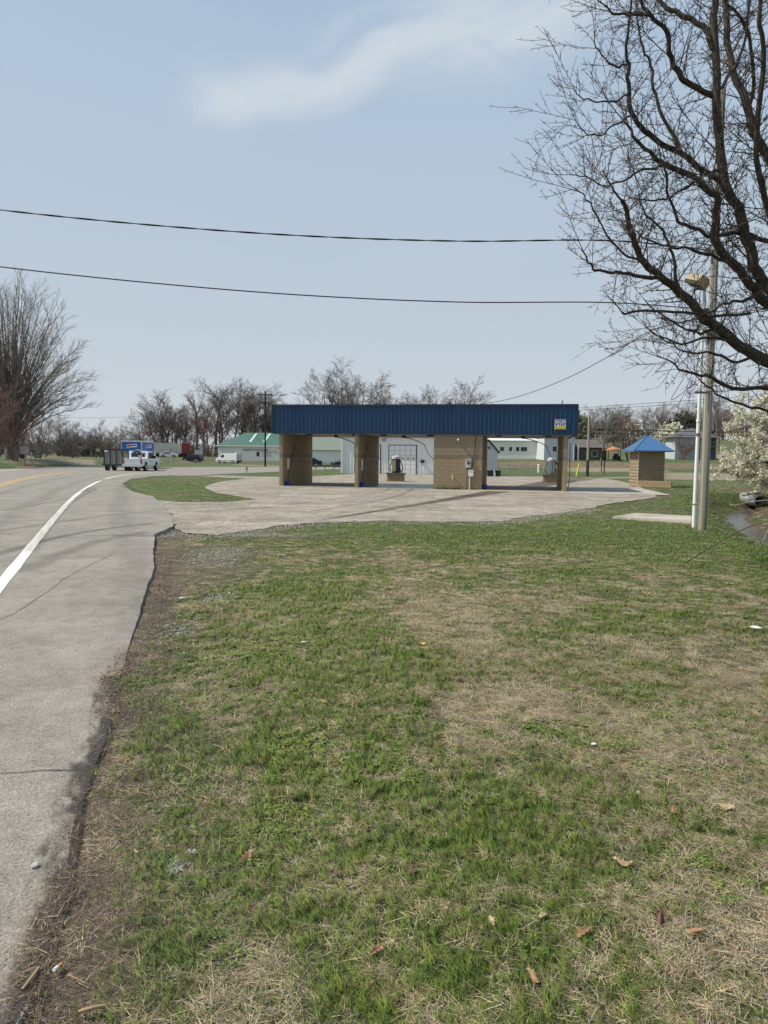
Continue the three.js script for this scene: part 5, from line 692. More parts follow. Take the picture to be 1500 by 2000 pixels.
{ const q = at(1199, 898, 108), y = terrain(q.x, 108); const t = thing('orange_gazebo', 'orange domed gazebo top over dark machinery beyond the railway bank', 'gazebo', [q.x, y, -108]); part(t, 'canopy', (() => { const g = new THREE.ConeGeometry(1.15, 0.6, 8); g.translate(-0.15, 1.9, 0); return g; })(), mat(0.55, 0.2, 0.11, 0.7)); part(t, 'canopy_valance', cyl(1.15, 1.15, 0.12, 8, -0.15, 1.5, 0), mat(0.5, 0.18, 0.1, 0.7)); for (const [a, b] of [[-0.9, 0.5], [0.9, 0.5], [0.9, -0.6], [-0.9, -0.6]]) part(t, 'post', box(0.08, 1.55, 0.08, a - 0.1, 0.77, b), M.dark); part(t, 'machine', [box(1.0, 0.6, 0.7, 0.4, 0.4, 0), cyl(0.3, 0.3, 0.2, 10, 0.9, 0, 0.4), box(0.5, 0.4, 0.5, 0.3, 0.85, 0)], M.black); }
{ // culvert
  const t = thing('culvert_pipe', 'galvanised culvert pipe opening above the ditch stream', 'pipe', [18.7, -0.30, -36.0], 0.02); const g = new THREE.CylinderGeometry(0.25, 0.25, 2.4, 24, 8, true); g.rotateX(Math.PI / 2); g.translate(0, 0, -0.6); part(t, 'barrel', g, new THREE.MeshStandardMaterial({ color: 0x9a9c98, metalness: 0.5, roughness: 0.45, side: THREE.DoubleSide })); for (let i = 0; i < 5; i++) part(t, 'corrugation', new THREE.TorusGeometry(0.252, 0.014, 6, 22).translate(0, 0, 0.5 - i * 0.18), M.steel); part(t, 'dark_end', new THREE.CircleGeometry(0.245, 20).translate(0, 0, -1.7), M.black);
  solo('concrete_chunk', box(0.85, 0.12, 0.5, 0, 0, 0, 0.2, 0.05), M.concrete, 'flat piece of broken concrete above the culvert pipe', 'concrete', null, [18.9, 0.02, -36.7]);
}
// ---------------------------------------------------------------- litter, leaves and stones on the lawn
{
  const r = mul(64);
  function leafGeo(seed) { const q = mul(seed), s = new THREE.Shape(), n = 5; s.moveTo(0, -0.5); for (let i = 1; i <= n; i++) { const t = -0.5 + i / n, w = 0.26 * Math.sin(Math.PI * (i - 0.4) / n) + 0.03; s.lineTo(w * (0.9 + 0.4 * q()), t - 0.06); s.lineTo(w * 0.55, t); } for (let i = n; i >= 1; i--) { const t = -0.5 + i / n, w = 0.26 * Math.sin(Math.PI * (i - 0.4) / n) + 0.03; s.lineTo(-w * 0.55, t); s.lineTo(-w * (0.9 + 0.4 * q()), t - 0.06); } s.lineTo(0, -0.5); const g = new THREE.ExtrudeGeometry(s, { depth: 0.008, bevelEnabled: false, steps: 1 }); const p = g.attributes.position; for (let i = 0; i < p.count; i++) { const x = p.getX(i), y = p.getY(i); p.setZ(i, p.getZ(i) + 0.9 * x * x + 0.35 * y * y + 0.1 * Math.sin(y * 7 + seed)); } g.rotateX(-Math.PI / 2); g.computeVertexNormals(); return g; }
  const leafM = [mat(0.34, 0.20, 0.10, 0.8), mat(0.26, 0.13, 0.07, 0.8), mat(0.42, 0.30, 0.18, 0.8), mat(0.12, 0.065, 0.04, 0.85)], lg = [1, 2, 3, 4].map(leafGeo);
  for (const [px, py, size, m, tilt] of [[480, 1678, 0.075, 0, 0.4], [1140, 1825, 0.075, 1, 0.2], [1290, 1800, 0.08, 3, 0.5], [1040, 1910, 0.06, 0, 0.3], [960, 1798, 0.045, 2, 0.2], [1418, 1578, 0.075, 2, 0.2], [1315, 1587, 0.07, 1, 0.1], [1215, 1688, 0.08, 2, 0.1], [723, 1925, 0.02, 0, 0.3], [1355, 1822, 0.06, 0, 0.4], [658, 1712, 0.05, 3, 0.2], [570, 1556, 0.06, 3, 0.3], [640, 1440, 0.07, 3, 0.3], [900, 1330, 0.08, 3, 0.3], [632, 1372, 0.06, 0, 0.2], [807, 1705, 0.06, 3, 0.1], [735, 1865, 0.06, 1, 0.2], [500, 1345, 0.07, 3, 0.2], [1060, 1795, 0.04, 2, 0.2], [265, 1665, 0.025, 2, 0.4], [1140, 1420, 0.06, 3, 0.3]]) {
    const [x, Z] = ground(px, py); const l = solo('dead_leaf', lg[Math.floor(r() * 4)], leafM[m], ['curled tan dead leaf lying in the lawn', 'flat reddish brown dead leaf lying in the lawn', 'pale straw coloured dead leaf lying in the lawn', 'dark brown shrivelled dead leaf lying in the lawn'][m], 'leaf', ['tan', 'reddish', 'pale', 'dark'][m] + ' dead leaves on the lawn', [x, terrain(x, Z) + 0.022, -Z], r() * 6); l.scale.setScalar(size * 0.95); l.rotation.x = tilt; l.rotation.z = (r() - 0.5) * 0.5; }
  const lump = (n, sz, seed) => { const g = new THREE.IcosahedronGeometry(1, 1), p = g.attributes.position; for (let i = 0; i < p.count; i++) { const v = V3(p.getX(i), p.getY(i), p.getZ(i)), k = 0.75 + 0.5 * vnoise(v.x * 1.6 + seed, v.y * 1.6 + v.z * 2.1); p.setXYZ(i, v.x * k, v.y * k * 0.6, v.z * k); } g.computeVertexNormals(); g.scale(sz, sz, sz); return g; };
  { const [x, Z] = flat(70, 1703); solo('pebble', lump(0, 0.016, 9), mat(0.36, 0.35, 0.34, 0.9), 'single grey pebble lying on the asphalt near its edge', 'stone', null, [x, 0.028, -Z]); }
  for (const [px, py, sz, lab] of [[355, 1170, 0.035, 'white paper scrap in the bare strip beside the asphalt'], [593, 1256, 0.026, 'white paper scrap in the middle of the lawn'], [1478, 1229, 0.055, 'crumpled white paper at the right edge of the lawn'], [1160, 1455, 0.02, 'small grey scrap in the dry grass']]) { const [x, Z] = ground(px, py); const g = lump(0, sz, px); g.scale(1, 0.5, 0.55); solo('paper_scrap', g, mat(0.6, 0.58, 0.55, 0.8), lab, 'litter', null, [x, terrain(x, Z) + sz * 0.25 + 0.02, -Z], r() * 6); }
  { const [x, Z] = ground(113, 1902), c = thing('cigarette_butt', 'cigarette butt with an orange tip in the dead stems by the road', 'litter', [x, terrain(x, Z) + 0.034, -Z], 1.35); part(c, 'paper', cyl(0.0055, 0.0055, 0.018, 10).rotateZ(Math.PI / 2 - 0.2), M.white); part(c, 'filter', cyl(0.0056, 0.0056, 0.016, 10).rotateZ(-Math.PI / 2 - 0.2).translate(0.001, 0, 0), mat(0.6, 0.24, 0.05, 0.8)); }
  { const [x, Z] = ground(828, 1258), f = thing('dandelion', 'tiny yellow dandelion flower in the lawn', 'flower', [x, terrain(x, Z), -Z]); part(f, 'stem', cyl(0.003, 0.003, 0.05, 5), mat(0.08, 0.12, 0.03, 0.8)); part(f, 'bloom', new THREE.SphereGeometry(0.022, 8, 6).scale(1, 0.5, 1).translate(0, 0.02, 0), M.yellow); }
  { const [x, Z] = flat(226, 1328); solo('bark_strip', tube([[-0.07, 0, 0.02], [-0.03, 0.008, 0.004], [0.03, 0.012, -0.02], [0.08, 0.008, -0.045]], 0.0065, 6).scale(1, 0.6, 1.3), mat(0.05, 0.042, 0.036, 0.9), 'dark strip of bark across the edge of the asphalt', 'debris', null, [x, 0.022, -Z]); }
  for (const [px, py, L, a, lab] of [[60, 1925, 0.09, 1.5, 'thick tan stick upright along the asphalt edge nearest the viewer'], [180, 1978, 0.07, 0.3, 'short thick tan stick among the dead stems at the bottom'], [150, 1925, 0.08, -0.5, 'thin pale straw stalk beside the cigarette butt'], [478, 1158, 0.1, 0.8, 'pale stick lying in the bare strip']]) { const [x, Z] = ground(px, py); solo('stick', tube([[-L / 2, 0, 0], [0, 0.008, 0.006], [L / 2, 0.002, 0]], lab.includes('thick') ? 0.0052 : 0.0018, 6), mat(0.30, 0.2, 0.11, 0.9), lab, 'stick', null, [x, terrain(x, Z) + 0.03, -Z], a); }
  // long bare canes arching out of the ditch
  for (const [P, lab, m] of [[[[1500, 1018, 11], [1460, 1030, 11.2], [1400, 1062, 11.6], [1340, 1098, 11.3], [1302, 1112, 11]], 'long dark cane arching over the edge of the ditch', M.twig], [[[1455, 925, 20], [1447, 935, 20.4], [1436, 960, 21], [1425, 983, 21.5], [1432, 987, 21.3], [1460, 981, 21], [1505, 976, 20.5]], 'bent pale stem over the ditch in front of the culvert', M.greyWood], [[[1500, 1035, 12], [1492, 1055, 12], [1485, 1066, 12.1]], 'short pale stem leaning at the ditch edge', M.greyWood]]) solo('cane', tube(P.map(p => at(...p)), 0.009, 5, 30), m, lab, 'cane');
}

// ================================================================ TREES
class Wood {   // collects tapering tubes
  constructor() { this.p = []; this.n = []; this.u = []; this.i = []; }
  limb(pts, r0, r1, sides) {
    const N = pts.length, base = this.p.length / 3, t = V3(0, 0, 0), a = V3(0, 0, 0), b = V3(0, 0, 0); let ref = V3(0.31, 0.2, 0.93).normalize(), len = 0;
    for (let k = 0; k < N; k++) {
      t.subVectors(pts[Math.min(N - 1, k + 1)], pts[Math.max(0, k - 1)]).normalize(); a.crossVectors(t, ref); if (a.lengthSq() < 1e-4) a.set(1, 0, 0); a.normalize(); b.crossVectors(t, a).normalize(); ref.crossVectors(a, t).normalize();
      if (k) len += pts[k].distanceTo(pts[k - 1]);
      const r = Array.isArray(r0) ? r0[k] : lerp(r0, r1, k / (N - 1));
      for (let s = 0; s < sides; s++) { const q = s / sides * Math.PI * 2, c = Math.cos(q), d = Math.sin(q), nx = a.x * c + b.x * d, ny = a.y * c + b.y * d, nz = a.z * c + b.z * d; this.p.push(pts[k].x + nx * r, pts[k].y + ny * r, pts[k].z + nz * r); this.n.push(nx, ny, nz); this.u.push(s / sides * 2, len * 1.6); }
      if (k) for (let s = 0; s < sides; s++) { const A = base + (k - 1) * sides + s, B = base + (k - 1) * sides + (s + 1) % sides; this.i.push(A, B, A + sides, B, B + sides, A + sides); }
    }
    return this;
  }
  build() { const g = new THREE.BufferGeometry(); g.setAttribute('position', new THREE.Float32BufferAttribute(this.p, 3)); g.setAttribute('normal', new THREE.Float32BufferAttribute(this.n, 3)); g.setAttribute('uv', new THREE.Float32BufferAttribute(this.u, 2)); g.setIndex(this.i); return g; }
}
const rdir = (r) => { const z = r() * 2 - 1, a = r() * 6.283, s = Math.sqrt(1 - z * z); return V3(s * Math.cos(a), z, s * Math.sin(a)); };
function sway(r, p, d, len, n, wob, lift) { const pts = [p.clone()], q = p.clone(), v = d.clone(); for (let k = 0; k < n; k++) { v.addScaledVector(rdir(r), wob); v.y += lift; v.normalize(); q.addScaledVector(v, len / n); pts.push(q.clone()); } return pts; }
const tilt = (r, d, ang) => { const x = rdir(r).cross(d).normalize(); return d.clone().applyAxisAngle(x, ang); };
function along(pts, t) { const f = t * (pts.length - 1), k = Math.min(pts.length - 2, Math.floor(f)), p = pts[k].clone().lerp(pts[k + 1], f - k), d = pts[k + 1].clone().sub(pts[k]).normalize(); return [p, d]; }
// a whole bare tree: o.levels = [[count, length share, angle, wobble, lift], ...]
function bareTree(seed, H, o) {
  const r = mul(seed), trunk = new Wood(), crown = new Wood();
  const stems = o.stems || 1, minR = o.minR || 0.012;
  const rec = (pts, rad, lev, len) => {
    const L = o.levels[lev]; if (!L) return;
    const [cnt, share, ang, wob, lift] = L, n = Math.round(cnt * (0.8 + 0.4 * r()));
    for (let k = 0; k < n; k++) {
      const t0 = lev === 0 ? (o.from || 0.3) : 0.18, t = t0 + (1 - t0) * ((k + r() * 0.9) / n), [p, d] = along(pts, Math.min(0.995, t));
      const nd = tilt(r, d, ang * (0.7 + 0.6 * r())); if (nd.y < (o.droop === undefined ? -0.15 : o.droop)) nd.y = Math.abs(nd.y) * 0.4; nd.normalize();
      const ln = len * share * (1 - 0.5 * t * (lev === 0 ? 0.9 : 0.6)) * (0.7 + 0.6 * r()), rr = Math.max(minR, rad * (1 - 0.7 * t) * (lev === 0 ? 0.55 : 0.6));
      const q = sway(r, p, nd, ln, lev === 0 ? 6 : lev === 1 ? 4 : 3, wob, lift);
      crown.limb(q, rr, Math.max(minR * 0.6, rr * 0.35), lev === 0 ? 6 : lev === 1 ? 4 : 3); rec(q, rr, lev + 1, ln);
    }
  };
  for (let s = 0; s < stems; s++) {
    const a = r() * 6.283, sp = stems > 1 ? (o.spread || 0.3) * (0.3 + r()) : 0.04, d = V3(Math.cos(a) * sp, 1, Math.sin(a) * sp).normalize(), h = H * (stems > 1 ? 0.6 + 0.4 * r() : 0.85), R = (o.radius || H * 0.016) * (stems > 1 ? 0.65 : 1);
    const p0 = V3(stems > 1 ? Math.cos(a) * 0.25 : 0, -0.2, stems > 1 ? Math.sin(a) * 0.25 : 0), pts = sway(r, p0, d, h, 9, o.bend || 0.06, 0.04); trunk.limb(pts, pts.map((_, k) => R * Math.pow(1 - k / (pts.length - 0.6), 0.75) + minR), 0, 8); rec(pts, R, 0, h);
  }
  return [trunk.build(), crown.build()];
}
function vaseTree(seed, H, R, N) {   // many stems rising from one foot and arching out to a rounded crown
  const r = mul(seed), trunk = new Wood(), crown = new Wood(); trunk.limb([V3(0, -0.2, 0), V3(0.05, 0.9, 0), V3(0, 2.2, 0.05)], 0.75, 0.55, 10);
  for (let i = 0; i < N; i++) {
    const a = i * 2.39996 + r() * 0.4, u = (i + 0.5) / N, el = lerp(1.5, -0.12, Math.pow(u, 0.8)), rad = Math.cos(el) * R * (0.8 + 0.3 * r()), y = H * 0.36 + Math.sin(el) * H * 0.62 * (0.82 + 0.26 * r());
    const A = V3(Math.cos(a) * 0.3, 1.2 + r() * 1.6, Math.sin(a) * 0.3), E = V3(Math.cos(a) * rad, Math.max(2.2, y), Math.sin(a) * rad), K = V3(Math.cos(a) * rad * 0.42, lerp(A.y, E.y, 0.62) + (el < 0.5 ? 1.6 : 0), Math.sin(a) * rad * 0.42), q = [];
    for (let k = 0; k <= 9; k++) { const t = k / 9, p = A.clone().multiplyScalar((1 - t) ** 2).addScaledVector(K, 2 * t * (1 - t)).addScaledVector(E, t * t); q.push(p.add(rdir(r).multiplyScalar(0.14 * t))); }
    const r0 = i < 16 ? 0.2 : 0.11; (i < 16 ? trunk : crown).limb(q, q.map((_, k) => lerp(r0, 0.018, Math.pow(k / 9, 0.7))), 0, 5);
    const len = A.distanceTo(E); for (let k = 0; k < 15; k++) { const t = 0.25 + 0.74 * (k + r()) / 15, [p, d] = along(q, t), b = sway(r, p, tilt(r, d, 0.35 + 0.35 * r()), len * 0.17 * (1.25 - 0.75 * t) * (0.6 + 0.8 * r()), 4, 0.09, 0.05); crown.limb(b, 0.03 * (1.2 - t) + 0.012, 0.009, 3);
      for (let m = 0; m < 10; m++) { const [p2, d2] = along(b, 0.15 + 0.83 * (m + r()) / 10), c = sway(r, p2, tilt(r, d2, 0.35 + 0.4 * r()), 0.35 + 0.65 * r(), 2, 0.1, 0.05); crown.limb(c, 0.0105, 0.0075, 3); } }
  }
  return [trunk.build(), crown.build()];
}
const PROTO = {
  tall: bareTree(11, 20, { levels: [[13, 0.52, 0.85, 0.08, 0.05], [9, 0.5, 0.68, 0.09, 0.03], [8, 0.46, 0.6, 0.11, 0.02], [5, 0.5, 0.5, 0.14, 0.01]], minR: 0.0135, from: 0.24 }),
  broad: bareTree(12, 18, { stems: 3, spread: 0.38, levels: [[9, 0.5, 0.8, 0.08, 0.04], [8, 0.5, 0.65, 0.09, 0.03], [7, 0.46, 0.6, 0.11, 0.02], [4, 0.5, 0.5, 0.14, 0.01]], minR: 0.0135, from: 0.25 }),
  slim: bareTree(13, 19, { levels: [[14, 0.34, 0.7, 0.08, 0.07], [9, 0.46, 0.6, 0.1, 0.04], [8, 0.45, 0.6, 0.14, 0.02]], minR: 0.016, from: 0.35 }),
  dense: bareTree(14, 15, { stems: 4, spread: 0.3, levels: [[10, 0.46, 0.7, 0.09, 0.05], [9, 0.46, 0.6, 0.11, 0.03], [9, 0.44, 0.6, 0.15, 0.02]], minR: 0.015, from: 0.2 }),
  fan: vaseTree(15, 23, 9.6, 115),
  bush: bareTree(16, 4, { stems: 7, spread: 0.75, levels: [[7, 0.5, 0.7, 0.2, 0.06], [6, 0.5, 0.7, 0.3, 0.02]], minR: 0.018, from: 0.1, radius: 0.05 }),
};
function tree(kind, px, base, Z, H, label, m, turn, group, wide = kind === 'fan' ? 1.08 : 1.3, name = 'bare_tree') { const x = at(px, base, Z).x, s = H / { tall: 20, broad: 18, slim: 19, dense: 15, fan: 23, bush: 4 }[kind]; const t = thing(name, label, 'tree', [x, terrain(x, Z), -Z], turn, group); t.scale.set(s * wide, s, s * wide); part(t, 'trunk', PROTO[kind][0], m); part(t, 'crown', PROTO[kind][1], m); return t; }
// the wood on the left and behind the barns
const wood = 'bare trees of the wood behind the barn';
tree('broad', 281, 893, 235, 14, 'small lone bare tree with a round crown left of the freight trailer', M.farBark, 0.4);
for (const [k, px, Z, H, m, a] of [['dense', 312, 228, 17.5, M.redBark, 0], ['tall', 322, 232, 18, M.farBark, 1], ['dense', 338, 226, 18, M.farBark, 2], ['dense', 356, 230, 14, M.redBark, 4], ['broad', 300, 240, 13, M.farBark, 3], ['slim', 384, 230, 21.5, M.greyBark, 0.5], ['slim', 398, 236, 18, M.farBark, 2.2], ['tall', 420, 228, 22.5, M.farBark, 3.3], ['tall', 436, 232, 23.5, M.farBark, 0.2], ['broad', 452, 226, 22.5, M.farBark, 1.4], ['tall', 470, 238, 22, M.farBark, 5], ['tall', 492, 230, 23, M.greyBark, 4.2], ['dense', 505, 236, 21, M.farBark, 0.7], ['slim', 520, 232, 22, M.farBark, 2.9], ['tall', 532, 240, 22, M.farBark, 1.9], ['dense', 370, 240, 15, M.farBark, 2.5], ['dense', 408, 224, 14, M.redBark, 3.1], ['broad', 545, 244, 18, M.greyBark, 3.7], ['slim', 428, 240, 20, M.greyBark, 1.1], ['slim', 480, 226, 19, M.farBark, 3.9]]) tree(k, px, 893, Z, H, 'bare brown tree standing in the wood behind the barn', m, a, wood);
for (const [k, px, Z, H, m, a, lab] of [['broad', 645, 236, 27, M.greyBark, 0.3, 'broad bare tree behind the left of the blue fascia, its crown spreading left'], ['tall', 672, 240, 30, M.greyBark, 2.0, 'tallest bare tree above the blue fascia'], ['tall', 692, 234, 27, M.greyBark, 4.0, 'tall bare tree just right of the tallest above the fascia'], ['broad', 725, 240, 25, M.greyBark, 1.2, 'bare tree with fine upright twigs above the middle of the fascia'], ['slim', 745, 244, 23, M.greyBark, 5.0, 'thin bare tree above the middle of the fascia'], ['dense', 765, 236, 19, M.redBark, 0.9, 'small reddish bare tree above the middle of the fascia'], ['broad', 805, 238, 22, M.redBark, 2.6, 'reddish bare tree above the right of the middle bay'], ['dense', 822, 246, 21, M.greyBark, 3.3, 'grey bare tree beside the reddish one above the fascia'], ['broad', 862, 236, 21.5, M.greyBark, 0.1, 'bare tree above the equipment room, left of the last one'], ['broad', 888, 240, 24, M.greyBark, 1.9, 'last bare tree to the right above the blue fascia'], ['dense', 584, 246, 21, M.greyBark, 4.4, 'small bare tree above the left end of the fascia']]) tree(k, px, 893, Z, H, lab, m, a, 'bare trees above the blue fascia');
// large trees at the left edge
tree('fan', 22, 897, 96, 24.5, 'large many-stemmed bare tree at the left edge', M.greyBark, 3.4);
tree('dense', -20, 905, 78, 9, 'low reddish bare tree in front of the large tree at the left edge', M.redBark, 1.0);
tree('dense', 30, 903, 88, 8, 'low reddish bare tree behind the large road sign', M.redBark, 3.0);
for (const [px, Z, H, a] of [[72, 140, 9, 0], [125, 175, 10, 1], [165, 185, 8, 2], [205, 200, 9, 3], [232, 210, 8.5, 4], [255, 215, 9, 5]]) tree('dense', px, 893, Z, H, 'low scrubby bare tree in the thicket beyond the far drive', M.farBark, a, 'scrub trees left of the freight trailer');
{ // thicket: one mass of brush
  const r = mul(31), spots = []; for (let i = 0; i < 170; i++) { const px = -40 + r() * 620, Z = 196 + r() * 60; spots.push([px, Z, 0.7 + r() * 1.0]); } for (let i = 0; i < 60; i++) spots.push([-60 + r() * 300, 150 + r() * 60, 0.8 + r() * 0.9]);
  const add = (geo, m, name, label, list) => { const im = new THREE.InstancedMesh(geo, m, list.length); im.name = name; tag(im, label, 'brush', null, 'stuff'); const q = new THREE.Quaternion(), mm = new THREE.Matrix4(); list.forEach(([px, Z, s, xx], i) => { const x = xx !== undefined ? xx : at(px, 893, Z).x; q.setFromAxisAngle(V3(0, 1, 0), i * 2.4); mm.compose(V3(x, terrain(x, Z), -Z), q, V3(s, s, s)); im.setMatrixAt(i, mm); }); scene.add(im); };
  const bg = merge([PROTO.bush[0], PROTO.bush[1]]); add(bg, M.farBark, 'thicket', 'brown leafless thicket along the foot of the wood on the left', spots);
  const hill = []; for (let i = 0; i < 150; i++) hill.push([0, 300 + r() * 70, 1.2 + r() * 1.6, 60 + r() * 175]); add(bg, mat(0.14, 0.10, 0.085, 0.95), 'hilltop_wood_edge', 'brown leafless wood along the top of the hill on the right', hill);
}
// the hill on the right
for (const [k, px, Z, H, m, a] of [['tall', 1165, 300, 13, M.greyBark, 0], ['slim', 1180, 310, 14, M.greyBark, 1], ['tall', 1195, 296, 13, M.greyBark, 2], ['dense', 1215, 320, 12, M.farBark, 3], ['broad', 1235, 300, 13, M.farBark, 4], ['tall', 1255, 310, 13, M.greyBark, 5], ['dense', 1275, 305, 12, M.farBark, 0.5], ['tall', 1292, 315, 14, M.redBark, 1.5], ['dense', 1312, 300, 12.5, M.redBark, 2.5], ['dense', 1330, 306, 14, M.redBark, 3.5], ['tall', 1345, 300, 15, M.redBark, 4.5], ['dense', 1392, 310, 15, M.redBark, 5.5], ['dense', 1412, 300, 14, M.redBark, 0.8], ['tall', 1400, 290, 20, M.greyBark, 1.8], ['slim', 1290, 290, 16, M.greyBark, 2.2], ['dense', 1430, 320, 15, M.redBark, 2.8], ['dense', 1365, 315, 14, M.redBark, 3.8], ['tall', 1150, 320, 12, M.greyBark, 4.8], ['tall', 1225, 330, 14, M.greyBark, 0.9], ['slim', 1207, 290, 13, M.greyBark, 4.1]]) tree(k, px, 860, Z, H, 'bare brown tree in the wood on the hill at the right', m, a, 'bare trees on the hill');
tree('broad', 1172, 896, 104, 7.5, 'bare tree beside the brown house left of the kiosk', M.greyBark, 2); tree('broad', 1228, 896, 104, 6.5, 'bare tree behind the left of the kiosk roof', M.farBark, 4);
tree('dense', 1336, 896, 118, 4, 'brown leafless shrub by the outside stair of the grey house', M.redBark, 1.1);
// leafy clumps: evergreen, budding and blossoming crowns
function clumpGeo(seed, n, size) { const r = mul(seed), l = []; for (let i = 0; i < n; i++) { const g = new THREE.CircleGeometry(size * (0.6 + 0.8 * r()), 5); const d = rdir(r); g.lookAt(d); g.translate(d.x * 0.5 * r() * size * 6, d.y * 0.5 * r() * size * 6, d.z * 0.5 * r() * size * 6); l.push(g); } return merge(l); }
function leafy(name, label, px, base, Z, H, W, cols, n, size, seed, shape, barkM = M.farBark, group) {
  const x = at(px, base, Z).x, r = mul(seed), t = thing(name, label, 'tree', [x, terrain(x, Z), -Z], 0, group); const tr = new Wood(), br = new Wood(); tr.limb(sway(r, V3(0, -0.2, 0), V3(0, 1, 0), H * 0.8, 7, 0.06, 0.05), H * 0.022, H * 0.006, 8);
  const pts = [], subs = []; for (let i = 0; i < 42; i++) { const u = 0.18 + 0.8 * i / 42, a = i * 2.4, R = W * shape(u) * (0.75 + 0.4 * r()), tip = V3(Math.cos(a) * R, H * Math.min(1, u + 0.06), Math.sin(a) * R), root = V3(0, H * Math.max(0.12, u - 0.22), 0); const q = [root, root.clone().lerp(tip, 0.5).add(V3(0, -H * 0.015, 0)), tip]; br.limb(q, H * 0.006, H * 0.0016, 4); pts.push([root, tip]); for (let m = 0; m < 10; m++) { const f = 0.3 + 0.68 * r(), s0 = root.clone().lerp(tip, f), s1 = s0.clone().addScaledVector(rdir(r).add(tip.clone().sub(root).normalize()).normalize(), W * (0.10 + 0.12 * r())); br.limb([s0, s1], H * 0.0022, H * 0.001, 3); subs.push([s0, s1]); } }
  part(t, 'trunk', tr.build(), barkM); part(t, 'branches', br.build(), barkM);
  const geo = clumpGeo(seed + 1, 9, size), im = new THREE.InstancedMesh(geo, new THREE.MeshStandardMaterial({ roughness: 0.85, side: THREE.DoubleSide }), n); im.name = 'foliage'; im.userData.kind = 'stuff'; const q = new THREE.Quaternion(), mm = new THREE.Matrix4(), c = new THREE.Color();
  for (let i = 0; i < n; i++) { const onSub = r() < 0.8, [a, b] = onSub ? subs[Math.floor(r() * subs.length)] : pts[Math.floor(r() * pts.length)], f = onSub ? 0.1 + 0.95 * r() : 0.4 + 0.62 * r(), p = a.clone().lerp(b, f).addScaledVector(rdir(r), W * 0.032 * Math.pow(r(), 0.6)); q.setFromAxisAngle(rdir(r), r() * 6); const s = 0.6 + 0.8 * r(); mm.compose(p, q, V3(s, s, s)); im.setMatrixAt(i, mm); const k = cols[Math.floor(r() * cols.length)], b2 = 0.75 + 0.5 * r(); c.setRGB(k[0] * b2, k[1] * b2, k[2] * b2); im.setColorAt(i, c); }
  t.add(im); return t;
}
const roundTop = (u) => Math.sin(Math.PI * clamp(0.08 + u * 0.86)) * 0.5 + 0.02, conic = (u) => 0.5 * (1.05 - u);
const cream = [[0.74, 0.71, 0.60], [0.68, 0.65, 0.50], [0.76, 0.74, 0.66], [0.55, 0.52, 0.36]];
leafy('blossoming_pear_tree', 'white blossoming tree at the right edge above the culvert', 1530, 935, 34, 5.0, 5.6, cream, 38000, 0.017, 71, (u) => Math.sin(Math.PI * clamp(0.2 + u * 0.72)) * 0.5, M.bark);
leafy('small_blossoming_tree', 'small white blossoming tree on the hill right of the kiosk', 1309, 868, 190, 6, 8, cream, 1500, 0.12, 72, roundTop); leafy('small_blossoming_tree', 'small white blossoming tree just behind the kiosk roof', 1232, 880, 150, 6.5, 5, [[0.42, 0.36, 0.27], [0.5, 0.45, 0.36], [0.2, 0.14, 0.1]], 900, 0.09, 73, roundTop);
leafy('budding_tree', 'pale green budding tree at the right end of the blue fascia', 1126, 895, 116, 7.2, 5.2, [[0.22, 0.25, 0.12], [0.34, 0.34, 0.22], [0.13, 0.15, 0.07]], 2600, 0.075, 74, roundTop);
leafy('evergreen_tree', 'dark evergreen tree on the hill left of the kiosk', 1199, 862, 200, 7.6, 6.5, [[0.035, 0.055, 0.035], [0.05, 0.065, 0.04]], 1500, 0.13, 75, conic); leafy('evergreen_tree', 'dark evergreen tree on the hill left of the utility pole', 1338, 858, 250, 9.5, 12, [[0.045, 0.058, 0.034], [0.085, 0.075, 0.05]], 1500, 0.17, 76, roundTop);

